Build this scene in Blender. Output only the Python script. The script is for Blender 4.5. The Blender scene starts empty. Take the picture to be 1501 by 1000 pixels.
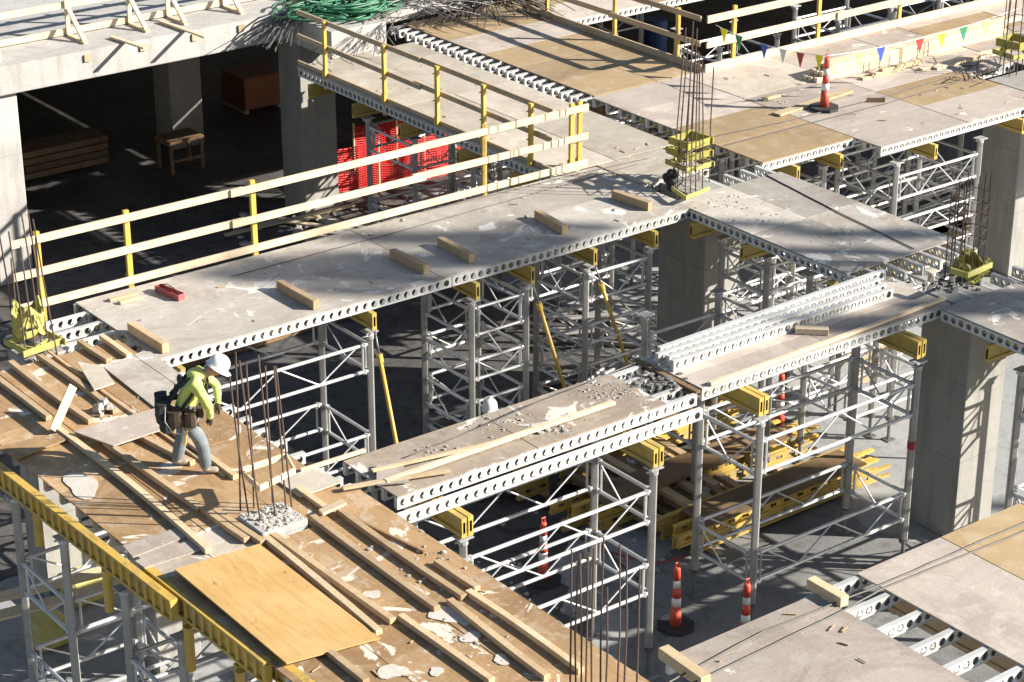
import bpy, bmesh, math, random
from mathutils import Vector, Matrix, noise as mnoise
random.seed(7)
R = math.radians
# ------------------------------------------------------------------ camera, sky, sun, exposure
sc = bpy.context.scene
HC = 13.0; FPX = 3223.0; PITCH = R(23.868); YAW = R(37.4)
cd = bpy.data.cameras.new('camera'); cam = bpy.data.objects.new('camera', cd)
sc.collection.objects.link(cam); sc.camera = cam
cam.location = (0, 0, HC); cam.rotation_euler = (math.pi/2-PITCH, 0, -YAW)
cd.sensor_width = 36; cd.lens = 36*FPX/1501; cd.clip_start = .5; cd.clip_end = 1500
SUN_EL = R(26.0); SUN_AZ = R(-42.0)
w = bpy.data.worlds.new('World'); sc.world = w; w.use_nodes = True
nt = w.node_tree; bg = nt.nodes['Background']
sky = nt.nodes.new('ShaderNodeTexSky'); sky.sky_type = 'NISHITA'; sky.sun_disc = False
sky.sun_elevation = SUN_EL; sky.sun_rotation = math.pi/2-SUN_AZ
nt.links.new(sky.outputs[0], bg.inputs[0]); bg.inputs[1].default_value = .05
sl = bpy.data.lights.new('sun', 'SUN'); so = bpy.data.objects.new('sun', sl); sc.collection.objects.link(so)
sl.energy = 5.0; sl.angle = R(.5); sl.color = (1, .93, .83)
sd = Vector((math.cos(SUN_EL)*math.cos(SUN_AZ), math.cos(SUN_EL)*math.sin(SUN_AZ), math.sin(SUN_EL)))
so.rotation_euler = sd.to_track_quat('Z', 'Y').to_euler(); so.location = sd*60
sc.view_settings.view_transform = 'Standard'; sc.view_settings.look = 'None'
sc.view_settings.exposure = 1.26; sc.view_settings.gamma = 1
sc.cycles.max_bounces = 6; sc.cycles.diffuse_bounces = 3; sc.cycles.glossy_bounces = 2

# ------------------------------------------------------------------ helpers
C = sc.collection
FW = Vector((math.cos(PITCH)*math.sin(YAW), math.cos(PITCH)*math.cos(YAW), -math.sin(PITCH)))
RT = Vector((math.cos(YAW), -math.sin(YAW), 0)); UP = RT.cross(FW)
def at(x, y, z=0.0):
    """the point of the horizontal plane z seen at photo position x, y"""
    d = RT*((x-750.5)/FPX) - UP*((y-500)/FPX) + FW
    t = (z-HC)/d.z
    return Vector((d.x*t, d.y*t, z))
ZF = -4.0   # ground floor

class MB:
    def __init__(s): s.v = []; s.f = []; s.m = []; s.uv = None; s.cm = 0
    def add(s, vs, fs):
        b = len(s.v); s.v += [tuple(v) for v in vs]
        for f in fs: s.f.append(tuple(b+i for i in f)); s.m.append(s.cm)
        return s
    def box(s, x0, x1, y0, y1, z0, z1):
        return s.add([(x0,y0,z0),(x1,y0,z0),(x1,y1,z0),(x0,y1,z0),(x0,y0,z1),(x1,y0,z1),(x1,y1,z1),(x0,y1,z1)],
              [(0,3,2,1),(4,5,6,7),(0,1,5,4),(1,2,6,5),(2,3,7,6),(3,0,4,7)])
    def bar(s, a, b, w, h, up=(0,0,1)):
        """rectangular bar from a to b, w across, h along up, centred on the line"""
        a = Vector(a); b = Vector(b); d = (b-a).normalized(); up = Vector(up)
        x = d.cross(up)
        if x.length < 1e-4: x = d.cross(Vector((1,0,0)))
        x.normalize(); u = x.cross(d)
        vs = []
        for p in (a, b):
            for sx, su in ((-1,-1),(1,-1),(1,1),(-1,1)): vs.append(p+x*sx*w/2+u*su*h/2)
        return s.add(vs, [(3,2,1,0),(4,5,6,7),(0,1,5,4),(1,2,6,5),(2,3,7,6),(3,0,4,7)])
    def tube(s, pts, r, n=8, cap=True):
        pts = [Vector(p) for p in pts]
        rr = r if isinstance(r, (list, tuple)) else [r]*len(pts)
        vs = []; fs = []
        ref = Vector((0,0,1))
        d0 = (pts[-1]-pts[0]).normalized()
        if abs(d0.z) > .9: ref = Vector((1,0,0))
        for i, p in enumerate(pts):
            d = (pts[min(i+1, len(pts)-1)]-pts[max(i-1, 0)]).normalized()
            x = d.cross(ref)
            if x.length < 1e-3: x = d.cross(Vector((0,1,0)))
            x.normalize(); y = x.cross(d)
            for k in range(n):
                a = 2*math.pi*k/n; vs.append(p+(x*math.cos(a)+y*math.sin(a))*rr[i])
        for i in range(len(pts)-1):
            for k in range(n):
                fs.append((i*n+k, (i+1)*n+k, (i+1)*n+(k+1)%n, i*n+(k+1)%n))
        if cap:
            fs.append(tuple(range(n))); fs.append(tuple((len(pts)-1)*n+k for k in reversed(range(n))))
        return s.add(vs, fs)
    def prism(s, poly, z0, z1):
        """poly: points (x,y) or (x,y,dz)"""
        n = len(poly); ar = sum(poly[i][0]*poly[(i+1)%n][1]-poly[(i+1)%n][0]*poly[i][1] for i in range(n))
        if ar < 0: poly = poly[::-1]
        g = lambda p: p[2] if len(p) > 2 else 0
        vs = [(p[0],p[1],z0+g(p)) for p in poly]+[(p[0],p[1],z1+g(p)) for p in poly]
        return s.add(vs, [tuple(reversed(range(n))), tuple(range(n,2*n))]+[(i,(i+1)%n,n+(i+1)%n,n+i) for i in range(n)])
    def ball(s, c, r, n=10, m=7, sc_=(1,1,1), rot=None):
        vs = []; fs = []
        for j in range(m+1):
            t = math.pi*j/m
            for k in range(n):
                a = 2*math.pi*k/n
                p = Vector((math.sin(t)*math.cos(a)*sc_[0], math.sin(t)*math.sin(a)*sc_[1], math.cos(t)*sc_[2]))*r
                if rot: p = rot @ p
                vs.append(Vector(c)+p)
        for j in range(m):
            for k in range(n): fs.append((j*n+k, (j+1)*n+k, (j+1)*n+(k+1)%n, j*n+(k+1)%n))
        return s.add(vs, fs)
    def chip(s, c, r, flat=.5):
        """angular crumb"""
        vs = []
        a0 = random.random()*6
        k = random.choice((4,5,6))
        for zz, q in ((-1,1),(1,random.uniform(.5,.85))):
            for i in range(k):
                a = a0+2*math.pi*i/k
                vs.append((c[0]+math.cos(a)*r*q*random.uniform(.7,1.2), c[1]+math.sin(a)*r*q*random.uniform(.7,1.2), c[2]+r*flat*(zz+1)/2*random.uniform(.8,1.2)))
        return s.add(vs, [tuple(reversed(range(k))), tuple(range(k,2*k))]+[(i,(i+1)%k,k+(i+1)%k,k+i) for i in range(k)])
    def build(s, name, mat, parent=None, smooth=False, bevel=0):
        me = bpy.data.meshes.new(name)
        off = Vector(parent.matrix_basis.translation) if parent else None
        if parent and parent.parent: off = off+Vector(parent.parent.matrix_basis.translation)
        vs = [tuple(Vector(v)-off) for v in s.v] if off is not None else s.v
        me.from_pydata(vs, [], s.f)
        for m_ in (mat if isinstance(mat, (list, tuple)) else [mat]): me.materials.append(m_)
        if any(s.m): me.polygons.foreach_set('material_index', s.m)
        if smooth: me.polygons.foreach_set('use_smooth', [True]*len(me.polygons))
        me.update()
        o = bpy.data.objects.new(name, me); C.objects.link(o)
        if parent: o.parent = parent
        if bevel:
            b = o.modifiers.new('bevel', 'BEVEL'); b.width = bevel; b.segments = 1; b.limit_method = 'ANGLE'
        return o
def tag(o, label, cat, group=None, kind=None):
    if label: o['label'] = label
    if cat: o['category'] = cat
    if group: o['group'] = group
    if kind: o['kind'] = kind
    return o
def thing(name, label, cat, loc=(0,0,0), group=None):
    o = bpy.data.objects.new(name, None); C.objects.link(o); o.location = loc; o.empty_display_size = .2
    return tag(o, label, cat, group)
def copy_thing(o, dx, dy, dz=0, label=None, rz=0):
    c = o.copy(); C.objects.link(c); c.location = Vector(o.location)+Vector((dx,dy,dz)); c.rotation_euler.z += rz
    if label: c['label'] = label
    for ch in list(o.children):
        d = ch.copy(); C.objects.link(d); d.parent = c
        for g in list(ch.children):
            e = g.copy(); C.objects.link(e); e.parent = d
    return c
def structure(mb, name, mat): 
    o = mb.build(name, mat); o['kind'] = 'structure'; return o

# ------------------------------------------------------------------ materials
class NT:
    def __init__(s, name, rough=.7, metal=0.0, spec=.5):
        s.m = bpy.data.materials.new(name); s.m.use_nodes = True; s.t = s.m.node_tree; s.b = s.t.nodes['Principled BSDF']
        s.b.inputs['Roughness'].default_value = rough; s.b.inputs['Metallic'].default_value = metal
        s.b.inputs['Specular IOR Level'].default_value = spec
        s.co = s.t.nodes.new('ShaderNodeNewGeometry').outputs['Position']
    def n(s, ty, **k):
        q = s.t.nodes.new(ty)
        for a, v in k.items(): setattr(q, a, v)
        return q
    def ln(s, a, b): s.t.links.new(a, b)
    def mapping(s, scale, rot=0, src=None):
        m = s.n('ShaderNodeMapping'); m.inputs['Scale'].default_value = scale; m.inputs['Rotation'].default_value = (0,0,rot)
        s.ln(src or s.co, m.inputs[0]); return m.outputs[0]
    def noise(s, scale, det=4, vec=None, rough=.55, dist=0):
        q = s.n('ShaderNodeTexNoise'); q.inputs['Scale'].default_value = scale; q.inputs['Detail'].default_value = det
        q.inputs['Roughness'].default_value = rough; q.inputs['Distortion'].default_value = dist
        s.ln(vec or s.co, q.inputs['Vector']); return q.outputs['Fac']
    def ramp(s, fac, stops):
        q = s.n('ShaderNodeValToRGB'); e = q.color_ramp.elements
        e[0].position, e[0].color = stops[0][0], (*stops[0][1], 1)
        e[1].position, e[1].color = stops[-1][0], (*stops[-1][1], 1)
        for p, c in stops[1:-1]:
            k = e.new(p); k.color = (*c, 1)
        s.ln(fac, q.inputs[0]); return q.outputs[0]
    def mix(s, f, a, b, mode='MIX'):
        q = s.n('ShaderNodeMix', data_type='RGBA', blend_type=mode)
        for i, v in ((0, f), (6, a), (7, b)):
            if hasattr(v, 'links'): s.ln(v, q.inputs[i])
            else: q.inputs[i].default_value = v if i == 0 else (*v, 1)
        return q.outputs[2]
    def mul(s, a, b):
        q = s.n('ShaderNodeMath', operation='MULTIPLY')
        for i, v in enumerate((a, b)):
            if hasattr(v, 'links'): s.ln(v, q.inputs[i])
            else: q.inputs[i].default_value = v
        return q.outputs[0]
    def rnd(s): return s.n('ShaderNodeObjectInfo').outputs['Random']
    def out(s, col, bump=None, bs=.3, bd=.02):
        if hasattr(col, 'links'): s.ln(col, s.b.inputs['Base Color'])
        else: s.b.inputs['Base Color'].default_value = (*col, 1)
        if bump is not None:
            q = s.n('ShaderNodeBump'); q.inputs['Strength'].default_value = bs; q.inputs['Distance'].default_value = bd
            s.ln(bump, q.inputs['Height']); s.ln(q.outputs[0], s.b.inputs['Normal'])
        return s.m
G = lambda v: (v, v, v)
def ply(name, c0, c1, dark, splat, splat_amt, scuff=.5, grain=(1,6,1), tint=.25):
    t = NT(name, .62, spec=.35)
    big = t.noise(.9, 5, rough=.65, dist=.6); gr = t.noise(2.2, 6, t.mapping(grain), rough=.7)
    fine = t.noise(38, 3)
    base = t.mix(t.ramp(big, [(.32, G(0)), (.68, G(1))]), c0, c1)
    base = t.mix(t.mul(t.ramp(gr, [(.5, G(0)), (.72, G(1))]), scuff), base, dark)
    base = t.mix(t.ramp(fine, [(.35, G(.12)), (.6, G(0))]), base, dark)
    bl = t.noise(.55, 8, rough=.72, dist=1.0); base = t.mix(t.ramp(bl, [(.50, G(0)), (.58, G(.42))]), base, dark)
    pl = t.noise(2.6, 8, rough=.75, dist=.3); base = t.mix(t.ramp(pl, [(.40, G(.30)), (.47, G(0))]), base, splat)
    sm = t.noise(7, 6, t.mapping((grain[1]*.35+.3, grain[0]*.35+.3, 1), .5), rough=.7, dist=.8); base = t.mix(t.ramp(sm, [(.60, G(0)), (.66, G(.45))]), base, dark)
    rv = t.ramp(t.rnd(), [(0, G(1-tint)), (1, G(1+tint*.6))]); base = t.mix(1.0, base, rv, 'MULTIPLY')
    sp = t.noise(1.15, 7, rough=.62, dist=1.4); sp2 = t.noise(9, 4, rough=.6)
    f1 = t.ramp(sp, [(1-splat_amt-.012, G(0)), (1-splat_amt+.012, G(1))])
    f2 = t.ramp(sp2, [(.66, G(0)), (.70, G(.8))])
    base = t.mix(f1, base, splat); base = t.mix(t.mul(f2, .5), base, splat)
    return t.out(base, t.noise(25, 4), .25, .01)
M = {}
M['ply_grey'] = ply('worn_grey_plywood', (.37,.345,.305), (.47,.44,.395), (.25,.205,.165), (.62,.60,.57), .38, .45)
M['ply_grey_v'] = ply('worn_grey_plywood_lengthwise', (.42,.375,.31), (.50,.455,.38), (.31,.26,.20), (.60,.57,.52), .34, .3, (6,1,1))
M['ply_brown'] = ply('worn_brown_plywood', (.37,.235,.115), (.46,.315,.17), (.22,.125,.06), (.62,.56,.48), .39, .6, (6,1,1))
M['ply_ochre'] = ply('worn_ochre_plywood', (.34,.245,.135), (.40,.30,.175), (.25,.17,.095), (.5,.45,.38), .30, .4, (1,6,1))
M['ply_pinkgrey'] = ply('weathered_pinkish_plywood', (.43,.375,.325), (.50,.44,.385), (.29,.235,.20), (.6,.56,.51), .34, .4, (1,5,1))
M['ply_rubble'] = ply('cement_stained_plywood', (.38,.315,.25), (.46,.39,.31), (.25,.19,.14), (.58,.55,.50), .42, .5, (6,1,1))
M['ply_tan'] = ply('tan_plywood', (.41,.30,.165), (.46,.34,.195), (.33,.235,.13), (.55,.47,.36), .28, .45, (1,5,1), .05)
def newply():
    t = NT('new_orange_plywood', .5, spec=.3)
    wv = t.noise(1.6, 5, t.mapping((7,1,1)), rough=.6, dist=1.0); big = t.noise(1.2, 3)
    b = t.mix(t.ramp(big, [(.35, G(0)), (.65, G(1))]), (.50,.325,.125), (.57,.385,.17))
    b = t.mix(t.mul(t.ramp(wv, [(.48, G(0)), (.7, G(1))]), .55), b, (.40,.22,.075))
    k = t.noise(5, 3, t.mapping((3,1,1))); b = t.mix(t.mul(t.ramp(k, [(.69, G(0)), (.72, G(1))]), .6), b, (.2,.1,.04))
    return t.out(b, wv, .12, .01)
M['ply_new'] = newply()
def wood(name, c0, c1, dark, streak=(1,1,1), rough=.7, rv=.25):
    t = NT(name, rough, spec=.3)
    tc = t.n('ShaderNodeTexCoord').outputs['Object']
    a = t.noise(3, 6, t.mapping(streak, src=tc), rough=.65, dist=.5); b_ = t.noise(1.3, 3, src_(t, tc))
    b = t.mix(t.ramp(b_, [(.35, G(0)), (.65, G(1))]), c0, c1)
    b = t.mix(t.mul(t.ramp(a, [(.5, G(0)), (.68, G(1))]), .6), b, dark)
    vo = t.n('ShaderNodeTexVoronoi'); vo.inputs['Scale'].default_value = 3.2; t.ln(tc, vo.inputs[0]); b = t.mix(t.ramp(vo.outputs[0], [(.05, G(.8)), (.10, G(0))]), b, dark)
    d_ = t.noise(1.8, 6, tc, rough=.7); b = t.mix(t.ramp(d_, [(.52, G(0)), (.62, G(.45))]), b, dark)
    b = t.mix(1.0, b, t.ramp(t.rnd(), [(0, G(1-rv)), (1, G(1+rv*.4))]), 'MULTIPLY')
    return t.out(b, a, .2, .01)
def src_(t, v): return v
M['lumber'] = wood('pale_lumber', (.60,.47,.29), (.66,.54,.36), (.47,.33,.18), (8,8,8))
M['lumber_old'] = wood('brown_lumber', (.46,.335,.20), (.54,.41,.26), (.33,.22,.12), (8,8,8))
M['rail_grey'] = wood('weathered_rail_wood', (.42,.33,.22), (.48,.38,.26), (.30,.22,.14), (8,8,8))
M['rail_new'] = wood('bleached_rail_wood', (.62,.50,.35), (.68,.56,.40), (.50,.38,.24), (6,6,6), rv=.08)
M['old_dark_wood'] = wood('dark_old_wood', (.20,.13,.07), (.27,.18,.10), (.12,.07,.04), (8,8,8))
def conc(name, c0, c1, stain, sc1=.7, rough=.85, amt=.55, bump=.3):
    t = NT(name, rough, spec=.3)
    a = t.noise(sc1, 7, rough=.65, dist=.4); b_ = t.noise(6, 5, rough=.6); s_ = t.noise(1.1, 5, t.mapping((4,4,.5)), rough=.6)
    b = t.mix(t.ramp(a, [(.33, G(0)), (.66, G(1))]), c0, c1)
    b = t.mix(t.mul(t.ramp(s_, [(.5, G(0)), (.72, G(1))]), amt), b, stain)
    b = t.mix(t.mul(t.ramp(b_, [(.58, G(0)), (.7, G(1))]), .35), b, stain)
    if name != 'floor_concrete':
        sp = t.n('ShaderNodeSeparateXYZ'); t.ln(t.co, sp.inputs[0]); f_ = t.n('ShaderNodeMath', operation='FRACT'); q_ = t.n('ShaderNodeMath', operation='DIVIDE'); t.ln(sp.outputs[2], q_.inputs[0]); q_.inputs[1].default_value = 1.31; t.ln(q_.outputs[0], f_.inputs[0])
        b = t.mix(t.ramp(f_.outputs[0], [(.0, G(.5)), (.012, G(.5)), (.02, G(0))]), b, stain)
        vo = t.n('ShaderNodeTexVoronoi'); vo.inputs['Scale'].default_value = 9; t.ln(t.co, vo.inputs[0]); b = t.mix(t.ramp(vo.outputs[0], [(.07, G(.5)), (.12, G(0))]), b, stain)
    return t.out(b, t.noise(14, 6), bump, .02)
M['conc_wall'] = conc('pale_concrete', (.36,.35,.335), (.45,.44,.42), (.25,.24,.23))
M['conc_col'] = conc('column_concrete', (.27,.265,.245), (.34,.33,.305), (.18,.175,.16))
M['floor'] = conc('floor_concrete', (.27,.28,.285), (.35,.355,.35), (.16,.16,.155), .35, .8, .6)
M['floor_mid'] = conc('painted_half_shade_concrete', (.15,.15,.15), (.24,.24,.235), (.08,.08,.078), .6, .8, .6)  # floor concrete darkened in colour to stand in for half shade
M['floor_dark'] = conc('painted_shade_concrete', (.07,.066,.063), (.13,.125,.12), (.03,.027,.025), .5, .7, .8)  # same concrete floor, deep shade painted into its colour
M['rubble'] = conc('cement_rubble', (.36,.345,.31), (.48,.46,.42), (.24,.22,.2), 6, .9)
M['cement_white'] = conc('white_cement', (.58,.55,.50), (.66,.63,.58), (.42,.38,.33), 3, .9)
M['rubble_dark'] = conc('wet_cement', (.13,.125,.12), (.2,.19,.18), (.08,.08,.08), 6, .8)
def metal(name, c, rough, metal_, dirt=(.25,.24,.22), amt=.5, spec=.5):
    t = NT(name, rough, metal_, spec)
    a = t.noise(3.5, 6, rough=.65); b_ = t.noise(18, 3)
    b = t.mix(t.mul(t.ramp(a, [(.48, G(0)), (.66, G(1))]), amt), c, dirt)
    b = t.mix(t.mul(t.ramp(b_, [(.6, G(0)), (.68, G(1))]), amt*.6), b, dirt)
    b = t.mix(1.0, b, t.ramp(t.rnd(), [(0, G(.85)), (1, G(1.05))]), 'MULTIPLY')
    return t.out(b, b_, .1, .005)
M['alu'] = metal('aluminium', (.60,.61,.62), .42, .45, (.42,.41,.38), .5)
M['alu_joist'] = metal('aluminium_joist', (.60,.61,.60), .5, .25, (.44,.43,.39), .55)
M['leg'] = metal('aluminium_leg', (.42,.41,.39), .45, .4, (.25,.235,.21), .5)
M['steel'] = metal('galvanised_steel', (.22,.22,.22), .5, .6, (.12,.10,.08), .5)
M['rebar'] = metal('rusty_rebar', (.115,.08,.062), .8, .2, (.07,.04,.03), .6)
M['rebar_dark'] = metal('dark_rebar', (.045,.04,.038), .7, .2, (.1,.06,.04), .4)
M['yellow'] = metal('yellow_paint', (.62,.42,.07), .5, 0, (.40,.28,.12), .75)
M['yellow_beam'] = metal('yellow_beam_paint', (.60,.40,.08), .6, 0, (.38,.26,.10), .85)
M['yellow_dirty'] = metal('dusty_yellow_paint', (.52,.36,.09), .6, 0, (.30,.24,.15), .8)
M['stringer'] = metal('ochre_stringer', (.50,.36,.08), .55, 0, (.34,.25,.09), .7)
M['orange'] = metal('orange_plastic', (.68,.09,.05), .5, 0, (.42,.09,.06), .6)
M['white'] = metal('white_reflective', (.8,.8,.78), .4, 0, (.6,.6,.58), .3)
M['black'] = metal('black_rubber', (.03,.03,.03), .7, 0, (.07,.065,.06), .5)
M['hose'] = metal('green_hose', (.03,.16,.08), .45, 0, (.03,.09,.05), .7)
M['red'] = metal('red_paint', (.42,.04,.04), .5, 0, (.25,.03,.03), .5)
M['pinkred'] = metal('faded_red_paint', (.42,.10,.10), .6, 0, (.2,.07,.07), .6)
M['net'] = metal('red_plastic_net', (.85,.04,.04), .5, 0, (.5,.02,.02), .4)
M['stain'] = metal('brown_stain', (.22,.14,.05), .7, 0, (.3,.2,.06), .5)
M['cable'] = metal('dark_cable', (.05,.045,.04), .6, 0, (.1,.09,.08), .3)
M['lime'] = metal('lime_cloth', (.44,.42,.11), .8, 0, (.28,.26,.11), .8)
M['olive'] = metal('olive_cloth', (.34,.32,.06), .8, 0, (.18,.17,.05), .6)
M['hivis'] = metal('hi_vis_cloth', (.62,.70,.20), .8, 0, (.42,.50,.10), .7)
M['denim'] = metal('pale_denim', (.14,.175,.20), .85, 0, (.24,.26,.27), .8)
M['skin'] = metal('skin', (.42,.24,.17), .6, 0, (.36,.19,.13), .3)
M['helmet'] = metal('white_helmet', (.8,.8,.79), .3, 0, (.68,.68,.66), .3)
M['leather'] = metal('dark_leather', (.07,.045,.03), .7, 0, (.03,.025,.02), .6)
M['boot'] = metal('tan_boot', (.33,.27,.2), .8, 0, (.2,.16,.12), .6)
M['dark_cloth'] = metal('dark_cloth', (.035,.035,.04), .9, 0, (.06,.055,.05), .6)
M['crate'] = metal('orange_crate_board', (.25,.10,.05), .7, 0, (.3,.1,.03), .5)
M['barrel'] = metal('blue_plastic', (.03,.09,.28), .5, 0, (.02,.05,.15), .4)
M['insul'] = metal('yellow_insulation', (.55,.50,.17), .9, 0, (.38,.33,.12), .6)
M['blue_flag'] = metal('blue_flag', (.03,.08,.42), .6, 0, (.02,.05,.3), .2)
M['green_flag'] = metal('green_flag', (.02,.25,.12), .6, 0, (.02,.2,.1), .2)
M['yellow_flag'] = metal('yellow_flag', (.8,.72,.02), .6, 0, (.7,.6,.02), .2)
M['tan_flag'] = metal('tan_flag', (.55,.40,.2), .6, 0, (.5,.35,.2), .2)
M['brown_box'] = metal('brown_plastic', (.05,.045,.045), .6, 0, (.09,.07,.06), .5)

# ------------------------------------------------------------------ setting
g = MB().add([(-300,-300,ZF),(300,-300,ZF),(300,300,ZF),(-300,300,ZF)], [(0,1,2,3)]); structure(g, 'ground_floor', M['floor'])
def ragged(pts, n=10, amp=.35):
    out = []
    for i in range(len(pts)):
        a, b = Vector(pts[i]), Vector(pts[(i+1)%len(pts)])
        for k in range(n): p = a.lerp(b, k/n); out.append((p.x+random.uniform(-amp,amp), p.y+random.uniform(-amp,amp), ZF+.004))
    return out
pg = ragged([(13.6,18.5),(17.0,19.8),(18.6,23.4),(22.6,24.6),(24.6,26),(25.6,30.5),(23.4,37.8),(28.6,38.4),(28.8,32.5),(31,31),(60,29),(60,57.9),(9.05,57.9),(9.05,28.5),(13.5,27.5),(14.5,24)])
g = MB().add(pg, [tuple(range(len(pg)))]); structure(g, 'painted_shade_floor', M['floor_dark'])  # ragged patch of painted shade under the slab and decks
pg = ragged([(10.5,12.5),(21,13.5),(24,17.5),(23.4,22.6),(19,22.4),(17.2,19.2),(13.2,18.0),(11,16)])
g = MB().add([(a,b,c+.004) for a,b,c in pg], [tuple(range(len(pg)))]); structure(g, 'painted_half_shade_floor', M['floor_mid'])  # patch of painted half shade on the front floor

# ------------------------------------------------------------------ aluminium joists
JD = .165; PIT = .152
_jc = {}
def joist_mesh(n, mat):
    key = (n, mat.name)
    if key in _jc: return _jc[key]
    mb = MB(); L = n*PIT+.04; zt = -.010; zb = -JD+.010; zc = (zt+zb)/2; hw = .011; r = .053
    mb.box(0, L, -.037, .037, zt, 0); mb.box(0, L, -.037, .037, -JD, zb)
    mb.box(0, .02, -.0335, .0335, zb, zt); mb.box(L-.02, L, -.0335, .0335, zb, zt)
    K = 16; ang = [2*math.pi*(k+.5)/K for k in range(K)]
    for i in range(n):
        cx = .02+PIT*(i+.5); hx = PIT/2; hz = (zt-zb)/2
        o = []; c = []
        for a in ang:
            ca, sa = math.cos(a), math.sin(a); q = min(hx/abs(ca) if abs(ca) > 1e-6 else 9, hz/abs(sa) if abs(sa) > 1e-6 else 9)
            o.append((cx+ca*q, zc+sa*q)); c.append((cx+ca*r, zc+sa*r))
        for k in range(K):
            pass
        # corners are added so that the plate is full
        vs = []; fs = []; fw2 = .0335; iw = .026
        for y in (-fw2, fw2):
            for p in o: vs.append((p[0], y, p[1]))
            for p in c: vs.append((p[0], y, p[1]))
            for p in c: vs.append((p[0], y*iw/fw2, p[1]))
        for sx, sz in ((1,1),(-1,1),(-1,-1),(1,-1)):
            for y in (-fw2, fw2): vs.append((cx+sx*hx, y, zc+sz*hz))
        for k in range(K):
            k2 = (k+1)%K
            for h_ in (0, 3*K):
                fs.append((h_+k, h_+K+k, h_+K+k2, h_+k2)); fs.append((h_+K+k, h_+2*K+k, h_+2*K+k2, h_+K+k2))
            pa, pb = o[k], o[k2]
            if abs(abs(pa[0]-cx)-hx) < 1e-5 and abs(abs(pb[0]-cx)-hx) < 1e-5 and (pa[0]-cx)*(pb[0]-cx) > 0: continue
            if abs(abs(pa[1]-zc)-hz) < 1e-5 and abs(abs(pb[1]-zc)-hz) < 1e-5 and (pa[1]-zc)*(pb[1]-zc) > 0: continue
            mx, mz = (pa[0]+pb[0])/2-cx, (pa[1]+pb[1])/2-zc
            ci = {(1,1):0,(-1,1):1,(-1,-1):2,(1,-1):3}[(1 if mx > 0 else -1, 1 if mz > 0 else -1)]
            fs.append((k, k2, 6*K+ci*2)); fs.append((3*K+k2, 3*K+k, 6*K+ci*2+1))
        mb.add(vs, fs)
    me = bpy.data.meshes.new('joist'); me.from_pydata(mb.v, [], mb.f); me.materials.append(mat); me.update()
    _jc[key] = me
    return me
def joist(parent, x, y, z, L, axis, mat=None, rz=0):
    """aluminium joist starting at x,y going +axis for about L; z = its top"""
    n = max(1, round((L-.04)/PIT)); me = joist_mesh(n, mat or M['alu_joist'])
    o = bpy.data.objects.new('joist', me); C.objects.link(o)
    off = Vector(parent.location) if parent else Vector((0,0,0))
    o.location = Vector((x,y,z))-off; o.rotation_euler = (0,0,(math.pi/2 if axis == 'y' else 0)+rz)
    if parent: o.parent = parent
    return o
PT = .02
def sheets(parent, x0, x1, y0, y1, sx, sy, mat, skip=(), z=0, gap=.014):
    """plywood sheets sx by sy laid side by side over a rectangle, each a part of its own"""
    i = 0; x = x0
    while x < x1-.05:
        xe = min(x+sx, x1); y = y0
        if x1-xe < .3: xe = x1
        while y < y1-.05:
            ye = min(y+sy, y1)
            if y1-ye < .3: ye = y1
            mt = mat[i % len(mat)] if isinstance(mat, (list, tuple)) else mat
            if i not in skip:
                dz = random.uniform(-.004, .004)
                MB().box(x+gap/2, xe-gap/2, y+gap/2, ye-gap/2, z-PT+dz, z+dz).build('plywood_sheet', mt, parent)
            i += 1; y = ye
        x = xe
def deck(label, x0, x1, y0, y1, axis, pitch, sx, sy, mat, j0=None, j1=None, base=None, first=.04, zd=0, cat='formwork deck', skipj=()):
    t = thing('formwork_deck', label, cat, (x0, y0, 0))
    sheets(t, x0, x1, y0, y1, sx, sy, mat, z=zd)
    a0 = x0 if axis == 'x' else y0; a1 = x1 if axis == 'x' else y1
    if j0 is not None: a0 = j0
    if j1 is not None: a1 = j1
    b0, b1 = (y0, y1) if axis == 'x' else (x0, x1)
    n = max(1, round((b1-b0-2*first)/pitch))
    for k in range(n+1):
        b = b0+first+(b1-b0-2*first)*k/n
        s = a0
        while s < a1-.4:
            L = min(5.2, a1-s)
            if axis == 'x': joist(t, s, b, zd-PT-.004, L, 'x')
            else: joist(t, b, s, zd-PT-.004, L, 'y')
            s += L+.03
    return t
GD = None
d1 = deck('long grey plywood deck with a guardrail along its rear edge', 13.45, 23.7, 25.92, 28.55, 'x', .42, 5.02, 1.3, M['ply_grey'], j0=13.42)
for i, yy in enumerate((26.75, 27.25, 27.7, 28.15)): joist(d1, 12.45+.1*i, yy, -PT-.006, 1.2, 'x')
dw = deck('narrow tan plywood walkway running back from the long deck to the concrete slab', 22.75, 25.65, 28.62, 37.0, 'y', .55, 1.45, 2.44, M['ply_grey_v'])
de = deck('small plywood infill deck behind the middle column rebar', 23.75, 25.28, 27.3, 28.58, 'x', .5, 1.5, 1.28, M['ply_grey_v'])
d2a = deck('ochre plywood deck with joist ends sticking out along its left edge', 26.3, 29.05, 31.75, 38.3, 'x', .29, 2.6, 1.22, [M['ply_ochre'], M['ply_ochre'], M['ply_ochre'], M['ply_pinkgrey'], M['ply_ochre']], j0=25.95)
d2b = deck('weathered upper right deck, part left of the notch in its front edge', 26.2, 28.5, 26.88, 31.70, 'x', .4, 2.35, 1.22, [M['ply_ochre'], M['ply_ochre'], M['ply_pinkgrey'], M['ply_pinkgrey']])
d2c = deck('large weathered deck at the upper right carrying the lumber stack and the striped marker', 28.52, 33.2, 26.2, 31.65, 'x', .4, 2.35, 1.22, [M['ply_pinkgrey']]*3+[M['ply_grey_v'], M['ply_pinkgrey'], M['ply_pinkgrey'], M['ply_ochre'], M['ply_pinkgrey'], M['ply_pinkgrey']], j1=32.5)
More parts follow.
